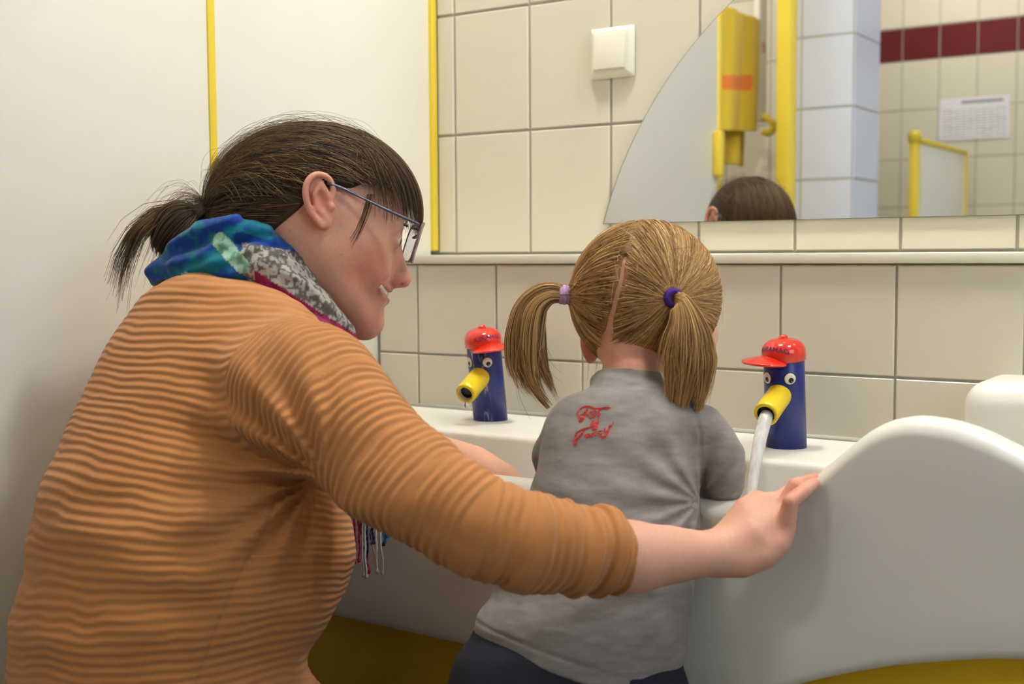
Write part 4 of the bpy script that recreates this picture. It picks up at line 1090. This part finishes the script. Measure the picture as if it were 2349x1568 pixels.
# fringe over the forehead
NB = 1400
c0 = rng.uniform(-135, 120, NB); Sb = np.stack([rng.uniform(805, 875, NB), np.full(NB, 330.), c0], 1)
c1 = c0*1.12+rng.normal(size=NB)*8; be = rng.uniform(455, 545, NB)-.14*np.abs(c1)-np.where(c1 > 60, rng.uniform(0, 30, NB), 0)
q = 1-((be-487)/199)**2-(c1/163)**2
Eb = np.stack([722+243*np.sqrt(np.maximum(.12, q)), be, c1], 1)
Pb = shell(Sb, Eb, 20, rng.uniform(.005, .045, NB), rng.uniform(30, 60, NB))
add(Pb, hcols(NB, DARKH, [.3, .4, .2, .1]))
# loose lock in front of the ear
NL = 12; t = np.linspace(0, 1, 20)[None, :]; o_ = rng.normal(size=(NL, 1))
add(np.stack([842-16*t-26*t*t+o_*5*(1-t)+o_*5*t, 450+(105+25*rng.uniform(-1, 1, (NL, 1)))*t, 126+10*t+o_*2], -1), hcols(NL, DARKH, [.2, .5, .3, 0]))
# bun strands
NBn = 1500
u_ = rng.uniform(0, 2*pi, NBn); ph = rng.uniform(.55, 1., NBn)
t = np.linspace(.05, 1, 20)[None, :]
BC = np.array([420., 545., 0.]); BR = np.array([56., 72., 58.])
d0 = np.array([.72, -.69, 0]); e1 = np.array([.69, .72, 0]); e2 = np.array([0, 0, 1.])
th = t*ph[:, None]*pi*.92; rr_ = 1+.06*rng.normal(size=(NBn, 1))
dirs = np.cos(th)[..., None]*d0+np.sin(th)[..., None]*(np.cos(u_)[:, None, None]*e1+np.sin(u_)[:, None, None]*e2)
add(BC+BR*dirs*rr_[..., None], hcols(NBn, DARKH, [.42, .36, .12, .1]))
# tail of loose ends
NT = 340; t = np.linspace(0, 1, 20)[None, :]; o1_, o2_, o3_ = rng.normal(size=(3, NT, 1)); ln = rng.uniform(.45, 1.05, (NT, 1)); s_ = t*ln
key = np.array([(478, 488), (430, 482), (375, 490), (330, 525), (300, 580), (284, 640)], float)
kx = np.interp(s_, np.linspace(0, 1, 6), key[:, 0]); ky = np.interp(s_, np.linspace(0, 1, 6), key[:, 1])
add(np.stack([kx+o1_*16*s_+o3_*6, ky+np.abs(o2_)*26*s_*(.3+s_)+o3_*7, o3_*16+o1_*20*s_], -1), hcols(NT, DARKH, [.2, .4, .35, .05]))
P = np.concatenate(allp); Cc = np.concatenate(allc)
W = HF(P[..., 0], P[..., 1], P[..., 2])
hairA = strands('hair', W-np.array(pA.location), np.full(len(W), .00042), .00012, M_HAIR, pA, Cc)
# flyaway hairs
NF = 260
a0 = rng.uniform(520, 900, NF); b0 = 487-199*np.sqrt(np.maximum(0, 1-((a0-722)/240)**2))+rng.uniform(0, 60, NF)
S = onshell(a0, b0, rng.choice([-1, 1], NF)); T = T0+rng.normal(size=(NF, 3))*20+(S-T0)*rng.uniform(0, .6, (NF, 1))
Pp = shell(S, T, 16, rng.uniform(.02, .06, NF), rng.uniform(10, 50, NF))
t = np.linspace(0, 1, 16)[None, :, None]; Pp = HC+(Pp-HC)*(1+rng.uniform(0, .12, (NF, 1, 1))*np.sin(pi*t)**2)
t = np.linspace(0, 1, 16)[None, :]; NW = 150; o1_, o2_, o3_ = rng.normal(size=(3, NW, 1)); ln = rng.uniform(.3, 1, (NW, 1))
Pw = np.stack([480-150*t*ln+o1_*30*t, 470-40*np.sin(t*3)*ln+150*t*t*ln+o2_*45*t, o3_*40*t], -1)
P = np.concatenate([Pp, Pw]); W = HF(P[..., 0], P[..., 1], P[..., 2])
strands('flyaway_hair', W-np.array(pA.location), np.full(len(W), .00013), .00008, M_HAIR, pA, hcols(len(W), DARKH, [.1, .4, .5, 0]))
# dark core of the bun and the hair tie
V, Q = mesh_field([ell(HF(420, 545), I0, he*np.array([50, 66, 52])), chain([HF(500, 490), HF(450, 510)], [he*34, he*30], .006)], .0025)
np_mesh('bun_core', to_local(V, pA), Q, M_HAIR, pA, True, {'tint': np.tile(DARKH[0]*.8, (len(V), 1))})
tor = [HF(478+5*cos(t)+14*sin(t)*0, 492-0, 0)+he*33*(cos(t)*(HF.vv*.75+HF.hv*.66)+sin(t)*HF.wv) for t in np.linspace(0, 2*pi, 28)]
V, Fc = tube(tor, he*6, 8, cap=False); mesh_obj('hair_tie', to_local(np.array(V), pA), Fc, M_BLACK, pA, True)
# ------------------------------------------------------------------ child
pC = empty('person', (.66, -.66, 0))
tag(pC, 'small child with two blond pigtails in grey sweatshirt standing at the washbasin', 'person')
CF = Frame(1480, 690, 1.34)            # head frame
ce = CF.e; J0 = CF.tilt(0)
BF = Frame(1430, 1150, 1.26)           # trunk frame
be_ = BF.e
def cch(pts, k=.006, sub=False): return chain([BF(x, y, c) for x, y, c, r in pts], be_*np.array([r for *_, r in pts]), k, sub)
RARM = [(1612, 985, 20, 52), (1652, 1050, 15, 55), (1660, 1108, -10, 52), (1648, 1130, -60, 46), (1645, 1150, -170, 37)]
RFORE = [(1645, 1150, -170, 31), (1652, 1168, -260, 28), (1654, 1180, -330, 26)]
LARM_C = [(1298, 985, -30, 50), (1262, 1050, -70, 50), (1264, 1085, -130, 45), (1300, 1096, -220, 38)]
LFORE_C = [(1300, 1096, -220, 31), (1370, 1125, -300, 27), (1410, 1160, -350, 25)]
chead = [ell(CF(1478, 682, 0), J0, ce*np.array([158, 160, 152])),
         ell(CF(1510, 765, -50), J0, ce*np.array([118, 100, 95]), .02),
         ball(CF(1560, 800, -110), ce*42, .03), ball(CF(1600, 770, -60), ce*45, .02),
         ball(CF(1592, 745, -138), ce*14, .01),
         # left ear just showing, right ear under the pigtail
         ell(CF(1348, 800, -20), CF.tilt(-15), ce*np.array([16, 38, 26]), .006), ell(CF(1608, 782, 70), CF.tilt(10), ce*np.array([16, 36, 26]), .006),
         chain([CF(1455, 765, 8), BF(1455, 858, -42), BF(1440, 960, -10)], [ce*88, be_*62, be_*60], .02)]
ctrunk = [cch([(1440, 980, 0, 70), (1400, 1200, 40, 115), (1330, 1480, 90, 130)], .03), cch([(x, y, c, r*.75) for x, y, c, r in RARM], .02), cch(RFORE, .01), cch([(x, y, c, r*.75) for x, y, c, r in LARM_C], .02), cch(LFORE_C, .01)]
chands = [cch([(1654, 1180, -330, 26), (1655, 1190, -372, 27)], .008), cch([(1412, 1160, -352, 25), (1440, 1170, -380, 26)], .008)]
for i, dx in enumerate((-18, -6, 6, 18)):
    chands += [cch([(1655+dx, 1188, -372, 11), (1655+dx*1.2, 1196, -405, 9.5), (1655+dx*1.2, 1210, -428, 8)], .003), cch([(1446, 1160+dx, -380, 11), (1470, 1168+dx, -404, 9.5), (1490, 1178+dx, -415, 8)], .003)]
chands += [cch([(1632, 1186, -345, 11), (1618, 1192, -375, 9)], .004), cch([(1430, 1140, -365, 11), (1452, 1132, -390, 9)], .004)]
V, Q = mesh_field(chead+ctrunk+chands, .0026); V = relax(V, Q, 1, .4)
a_, b_, c_ = CF.inv(V)
red = np.exp(-((a_-1348)/25)**2-((b_-800)/45)**2)+.35*np.exp(-((a_-1450)/110)**2-((b_-830)/60)**2)+.12*fbm(V, 60, 4)
np_mesh('body', to_local(V, pC), Q, M_SKIN, pC, True, {'tint': mix(np.tile(SKIN, (len(V), 1)), SKIN_R, flare(red))})

# sweatshirt
def crow(py, L, R, c, hd): return ((1150-py)*be_, ((L+R)/2-1430)*be_, c*be_, (R-L)/2*be_, hd*be_, 0.)
CR = [crow(846, 1375, 1520, -45, 66), crow(866, 1370, 1530, -45, 76), crow(888, 1352, 1556, -30, 88), crow(906, 1305, 1580, -20, 98), crow(935, 1276, 1602, -10, 112), crow(985, 1252, 1612, 0, 125), crow(1050, 1236, 1611, 10, 132), crow(1110, 1220, 1607, 20, 136),
      crow(1200, 1196, 1603, 35, 140), crow(1300, 1152, 1592, 60, 146), crow(1360, 1128, 1582, 75, 150), crow(1405, 1103, 1574, 88, 154), crow(1432, 1099, 1568, 94, 156), crow(1470, 1108, 1558, 98, 156), crow(1540, 1130, 1540, 100, 152), crow(1620, 1135, 1530, 100, 148)]
shirt = loft(BF.O, BF.hv, BF.vv, BF.wv, CR, .012)
hem_n = BF.vv*1.0+BF.hv*.32; hem_n /= np.linalg.norm(hem_n); hem_p = BF(1120, 1448, 100)
def half(n_, p_, k=.004):
    q = Prim(lambda P: (P-p_)@n_, p_, 10., k, True); return q
collar_c = chain([BF(x, y, c) for x, y, c in ((1372, 868, -50), (1400, 880, 20), (1450, 892, 42), (1510, 896, 20), (1540, 890, -40))], [be_*16]*5, .008)
def sh_warp(P):
    pa, pb, pc = BF.inv(P)
    w_ = vnoise(np.stack([pa*.006, pb*.018+pa*.004, pc*.004], 1), 1., 77)*.0030+vnoise(np.stack([pa*.010, pb*.030-pa*.006, pc*.01], 1), 1., 78)*.0012
    dx, dy = pa-1600, pb-1150; r_ = np.sqrt(dx*dx+dy*dy)+1; an = np.arctan2(dy, dx)
    w_ = w_+np.sin(an*13)*np.exp(-((r_-90)/90)**2)*.0024*(pc > 20)
    return w_
V, Q = mesh_field([shirt, collar_c, cch(RARM, .010), cch(LARM_C, .012), half(hem_n, hem_p)], .0023, warp=sh_warp)
V = relax(V, Q, 1, .4); nr = normals(V, Q)
pa, pb, pc = BF.inv(V)
hd_ = (V-hem_p)@hem_n/be_; seam = np.exp(-((hd_-34)/3)**2); V = V-nr*(.0012*seam)[:, None]
cs_ = np.exp(-((pb-(905+.05*(pa-1450)))/4)**2)*(pc > 0)*.0; arms = np.exp(-((pa-np.interp(pb, [930, 1000, 1100, 1180], [1590, 1604, 1606, 1604]))/3.5)**2)*(pc > 20)*(pb > 930)*(pb < 1180)
V = V-nr*(.0016*arms)[:, None]
g0 = np.array(lin((138, 132, 130)))
mel = fbm(np.stack([V[:, 0]*60, V[:, 1]*60, V[:, 2]*240], 1), 1., 81, 3)
col = g0*(1+.16*mel)[:, None]*(1-.12*seam-.12*arms)[:, None]
shirt_o = np_mesh('sweatshirt', to_local(V, pC), Q, M_MELANGE, pC, True, {'tint': np.clip(col, 0, 1)})
# red script lettering, drawn as brush strokes and laid on the cloth
def on_shirt(x, y):
    lo_, hi_ = 0., 260.
    c = np.linspace(260, 0, 240); P = BF(np.full(240, float(x)), np.full(240, float(y)), c); d = shirt.fn(P)+sh_warp(P)
    i = int(np.argmax(d < 0)); return BF(x, y, c[max(i-1, 0)]+1.0)
STROKES = [  # (points, widths) in photo position
    [(1338, 966, 5), (1331, 958, 3), (1331, 950, 3), (1340, 941, 4), (1356, 939, 5), (1370, 944, 4), (1385, 944, 4), (1400, 941, 2)],
    [(1352, 944, 3), (1345, 955, 4), (1341, 968, 6), (1336, 972, 7)], [(1335, 958, 3), (1342, 956, 3), (1347, 952, 2)],
    [(1352, 947, 2), (1350, 956, 4), (1355, 958, 3), (1361, 950, 3), (1361, 957, 3)],
    [(1370, 949, 3), (1364, 951, 3), (1363, 957, 3), (1369, 957, 3), (1372, 949, 3), (1368, 962, 4), (1360, 965, 4), (1356, 961, 2)],
    [(1382, 947, 3), (1376, 951, 3), (1380, 957, 4), (1376, 962, 3)], [(1385, 944, 5), (1395, 943, 6), (1404, 942, 2)],
    [(1365, 972, 3), (1361, 980, 5), (1364, 986, 4), (1369, 980, 4), (1366, 972, 3)], [(1377, 966, 3), (1374, 978, 5), (1370, 990, 6), (1364, 993, 4)], [(1371, 976, 2), (1378, 975, 2)],
    [(1326, 1024, 7), (1322, 1018, 6), (1330, 1012, 5), (1337, 1004, 5), (1344, 994, 4)], [(1325, 1006, 4), (1328, 999, 4), (1338, 993, 4), (1350, 989, 5), (1358, 987, 4)],
    [(1324, 1008, 3), (1330, 1010, 3), (1338, 1004, 3)],
    [(1357, 1002, 3), (1350, 1003, 4), (1348, 1009, 4), (1355, 1008, 3), (1358, 1001, 3), (1358, 1007, 3)],
    [(1363, 1000, 3), (1362, 1007, 4), (1366, 1001, 3), (1371, 999, 3), (1370, 1005, 4)], [(1384, 995, 3), (1378, 997, 4), (1377, 1002, 4), (1384, 1002, 3)],
    [(1391, 990, 3), (1390, 997, 4), (1396, 996, 3), (1401, 985, 3)], [(1402, 984, 4), (1398, 996, 4), (1393, 1006, 5), (1386, 1010, 6), (1382, 1006, 4)], [(1405, 986, 3), (1410, 977, 2)]]
M_PRINT = pmat('red_print_ink', (190, 62, 54), .85, .15, 300)
V_, F_ = [], []
for st in STROKES:
    S_ = spline(np.array([(x, y, w_) for x, y, w_ in st], float), 4*len(st))
    P = np.array([on_shirt(x, y) for x, y, _ in S_])
    T = np.gradient(P, axis=0); T /= np.linalg.norm(T, axis=1)[:, None]; side = np.cross(T, BF.wv); side /= np.linalg.norm(side, axis=1)[:, None]
    o_ = len(V_); hw = (S_[:, 2]*.55*be_)[:, None]
    for p, q, in zip(P+side*hw, P-side*hw): V_ += [p+BF.wv*.0004, q+BF.wv*.0004]
    n_ = len(P); F_ += [(o_+2*i, o_+2*i+1, o_+2*i+3, o_+2*i+2) for i in range(n_-1)]
    for p, r_ in ((P[0], hw[0, 0]), (P[-1], hw[-1, 0])):
        o_ = len(V_); V_ += [p+BF.wv*.0004+r_*(cos(t)*BF.hv+sin(t)*BF.vv) for t in np.linspace(0, 2*pi, 9)[:-1]]; F_.append(tuple(range(o_, o_+8)))
mesh_obj('print', to_local(np.array(V_), pC), F_, M_PRINT, shirt_o)
# trousers and shoes
hipc = BF(1310, 1540, 95); tl = []
tl.append(loft(BF.O, BF.hv, BF.vv, BF.wv, [crow(1400, 1110, 1530, 92, 132), crow(1450, 1090, 1535, 95, 142), crow(1490, 1066, 1538, 98, 150), crow(1540, 1060, 1532, 98, 152), crow(1600, 1075, 1520, 95, 148), crow(1680, 1095, 1505, 90, 138)], .02))
for s in (-1, 1):
    b0 = hipc+BF.hv*.052*s; g = np.array([b0[0], b0[1], .0])
    tl.append(chain([b0-np.array([0, 0, .03]), np.array([g[0], g[1], .22]), np.array([g[0], g[1], .05])], [.068, .05, .042], .03))
V, Q = mesh_field(tl, .004)
np_mesh('trousers', to_local(relax(V, Q, 1), pC), Q, M_DENIM, pC)
fw = np.array([.45, .89, 0]); sd_ = np.array([.89, -.45, 0])
for s in (-1, 1):
    g = hipc+BF.hv*.052*s; g[2] = .032
    V, Q = mesh_field([ell(g+fw*.015, np.array([fw, sd_, [0, 0, 1]]), (.075, .036, .034)), ell(g+np.array([0, 0, .02])-fw*.015, np.eye(3), (.038, .038, .035), .01)], .004)
    V[:, 2] = np.maximum(V[:, 2], .0); np_mesh('shoe', to_local(V, pC), Q, M_BLACK, pC)

# ---- blond hair
BC_ = np.array([1480., 680., 0.]); BR_ = np.array([170., 171., 164.])
TL = np.array([1306., 677., 25.]); TR = np.array([1540., 684., 152.])
BL = [np.array(lin(c)) for c in ((158, 118, 70), (192, 152, 96), (222, 186, 128), (124, 90, 54))]
def cshell(S, T, n_, off):
    t = np.linspace(0, 1, n_)[None, :, None]; P = S[:, None]*(1-t)+T[:, None]*t
    q = (P-BC_)/BR_; L = np.linalg.norm(q, axis=2)[..., None]
    return BC_+BR_*q/L*(1+off[:, None, None])
part_x = lambda b: np.interp(b, [500, 560, 620, 700, 800, 860], [1470, 1448, 1432, 1410, 1396, 1392])+3*np.sin(b*.03)+1.2*np.sin(b*.11)
def hairmask(a, b, c):
    # scalp that carries hair: all but the face (far right) and the neck
    low = np.interp(a, [1310, 1360, 1400, 1450, 1520, 1560, 1650], [790, 815, 845, 835, 800, 770, 740])
    return (b < low)
def ccut(P):
    a, b, c = CF.inv(P)
    low = np.interp(a, [1310, 1360, 1400, 1450, 1520, 1560, 1650], [790, 815, 842, 832, 800, 770, 740])
    groove = np.exp(-((a-part_x(b))/7)**2)*(c > 0)*(b > 590)*.0050
    face = np.maximum(0, (a-1560)*.6-(c+60))*(b > 600)*ce*.6
    return np.maximum(0, b-low)*ce*.9+groove+face
V, Q = mesh_field([ell(CF(*BC_), J0, ce*(BR_-5))], .0024, warp=ccut); V = relax(V, Q, 1)
np_mesh('hair_cap', to_local(V, pC), Q, M_HAIR, pC, True, {'tint': np.tile(BL[0]*.8, (len(V), 1))*(1+.3*fbm(V, 90, 91))[:, None].clip(.6, 1.5)})
NS = 11000
z = rng.normal(size=(NS, 3)); z /= np.linalg.norm(z, axis=1)[:, None]; S = BC_+BR_*z
ok = hairmask(S[:, 0], S[:, 1], S[:, 2]) & ~((S[:, 0] > 1560) & (S[:, 2] < -60) & (S[:, 1] > 600)); S = S[ok]
px_ = part_x(S[:, 1]); d = S[:, 0]-px_
front = S[:, 2] < 0
left = np.where(front, d < 0, d < 0); kp = (np.abs(d) > 9*rng.uniform(size=len(d))) | front | (S[:, 1] < 600); S = S[kp]; left = left[kp]
T = np.where(left[:, None], TL, TR)+rng.normal(size=S.shape)*6
Pp = cshell(S, T, 18, rng.uniform(0, .03, len(S)))
t = np.linspace(0, 1, 18)[None, :, None]; g = np.clip((t-.8)/.2, 0, 1)**1.3
Pp = Pp*(1-g)+T[:, None]*g; Pp[..., 1] += 2*np.sin(np.linspace(0, 4, 18)[None]+rng.uniform(0, 6, (len(S), 1)))
W = CF(Pp[..., 0], Pp[..., 1], Pp[..., 2])
strands('hair', W-np.array(pC.location), np.full(len(W), .00034), .00015, M_HAIR, pC, hcols(len(W), BL, [.32, .38, .2, .1]))
# nape wisps and flyaways
NW = 110; t = np.linspace(0, 1, 14)[None, :]; o1_, o2_, o3_ = rng.normal(size=(3, NW, 1)); ln = rng.uniform(.4, 1, (NW, 1))
Pw = np.stack([1425+o1_*20+10*t*o2_, 828+95*t*ln, 92-8*np.abs(o1_)+34*t+0*o3_], -1)
NF = 200; zz = rng.normal(size=(NF, 3)); zz /= np.linalg.norm(zz, axis=1)[:, None]; zz[:, 1] = -np.abs(zz[:, 1]); S = BC_+BR_*zz*1.01
T = S+rng.normal(size=(NF, 3))*70; Pf = cshell(S, T, 14, np.zeros(NF)); Pf = BC_+(Pf-BC_)*(1+.10*rng.uniform(0, 1, (NF, 1, 1))*np.linspace(0, 1, 14)[None, :, None]**1.5)
P = np.concatenate([Pw, Pf]); W = CF(P[..., 0], P[..., 1], P[..., 2])
strands('flyaway_hair', W-np.array(pC.location), np.full(len(W), .00026), .00012, M_HAIR, pC, hcols(len(W), BL, [.1, .4, .5, 0]))
def pigtail(key, widths, n_, spread_c):
    K = spline(np.array(key, float), 26); m = len(K); t = np.linspace(0, 1, m)
    wd = np.interp(t, np.linspace(0, 1, len(widths)), widths)
    T = np.gradient(K, axis=0); T /= np.linalg.norm(T, axis=1)[:, None]
    side = np.stack([-T[:, 1], T[:, 0], 0*T[:, 0]], 1); side /= np.linalg.norm(side, axis=1)[:, None]
    nl = 22; la = rng.uniform(0, 2*pi, nl); lr = np.sqrt(rng.uniform(0, 1, nl))*.85
    lk = rng.integers(0, nl, n_); lu = (lr*np.cos(la))[lk][:, None]; lv = (lr*np.sin(la))[lk][:, None]
    llen = rng.uniform(.58, 1.0, nl)[lk][:, None]; ldr = rng.normal(size=nl)[lk][:, None]; ldv = rng.normal(size=nl)[lk][:, None]
    ja, jr = rng.uniform(0, 2*pi, (n_, 1)), np.sqrt(rng.uniform(0, 1, (n_, 1)))
    lo_ = np.clip(llen-.12*rng.uniform(0, 1, (n_, 1))**2+.05*rng.normal(size=(n_, 1)), .4, 1.02); ti = t[None]*lo_
    spread = .52*(1-.55*ti**2)+.04
    Kp = np.stack([np.interp(ti, t, K[:, i]) for i in range(3)], -1); Sp = np.stack([np.interp(ti, t, side[:, i]) for i in range(3)], -1); Wp = np.interp(ti, t, wd)
    uu = lu+spread*jr*np.cos(ja)+(.55*ldr)*ti**2; vv_ = lv+spread*jr*np.sin(ja)+(.4*ldv)*ti**2
    stray = (rng.uniform(size=(n_, 1)) < .05)*rng.normal(size=(n_, 1))
    return Kp+Sp*(Wp*uu+stray*26*ti**2)[..., None]+np.array([0, 0, 1.])*(Wp*vv_*spread_c)[..., None]+1.5*np.sin(ti*9+ja)[..., None]*np.array([1, .4, 0])
for nm, key, wd, n_, tie, tcol, tn in (
        ('pigtail', [(1306, 677, 25), (1262, 672, 32), (1226, 700, 38), (1212, 760, 42), (1214, 830, 46), (1234, 885, 52), (1268, 928, 58)], [13, 24, 34, 38, 38, 32, 16], 2600, [(1296, 676, 26), (1.0, 0, -.2)], (190, 160, 206), 'lilac'),
        ('pigtail', [(1540, 684, 150), (1556, 690, 172), (1572, 740, 185), (1574, 800, 188), (1568, 860, 190), (1562, 915, 192), (1568, 962, 194)], [12, 26, 44, 52, 46, 34, 20], 3000, [(1541, 684, 156), (.4, 0, 1)], (66, 30, 128), 'violet')):
    Pp = pigtail(key, wd, n_, .8)
    W = CF(Pp[..., 0], Pp[..., 1], Pp[..., 2])
    pg = strands(nm, W-np.array(pC.location), np.full(n_, .00036), .00012, M_HAIR, pC, hcols(n_, BL, [.28, .36, .28, .08]))
    (tx_, ty_, tc_), nd = tie
    n3 = HF.hv*0+CF.hv*nd[0]+CF.wv*nd[2]; n3 /= np.linalg.norm(n3); x1 = np.cross(n3, CF.vv); x1 /= np.linalg.norm(x1); y1 = np.cross(n3, x1)
    V, Fc = [], []
    for kk in (-1, 0, 1):
        tor = [CF(tx_, ty_, tc_)+n3*ce*7*kk+ce*(17-abs(kk)*1.5)*(cos(t)*x1+sin(t)*y1) for t in np.linspace(0, 2*pi, 24)]
        v, f = tube(tor, ce*6.5, 8, cap=False); o_ = len(V); V += list(v); Fc += [tuple(o_+i for i in q) for q in f]
    mesh_obj('hair_tie', to_local(np.array(V), pC), Fc, pmat(tn+'_elastic', tcol, .9, .15, 400), pC, True)
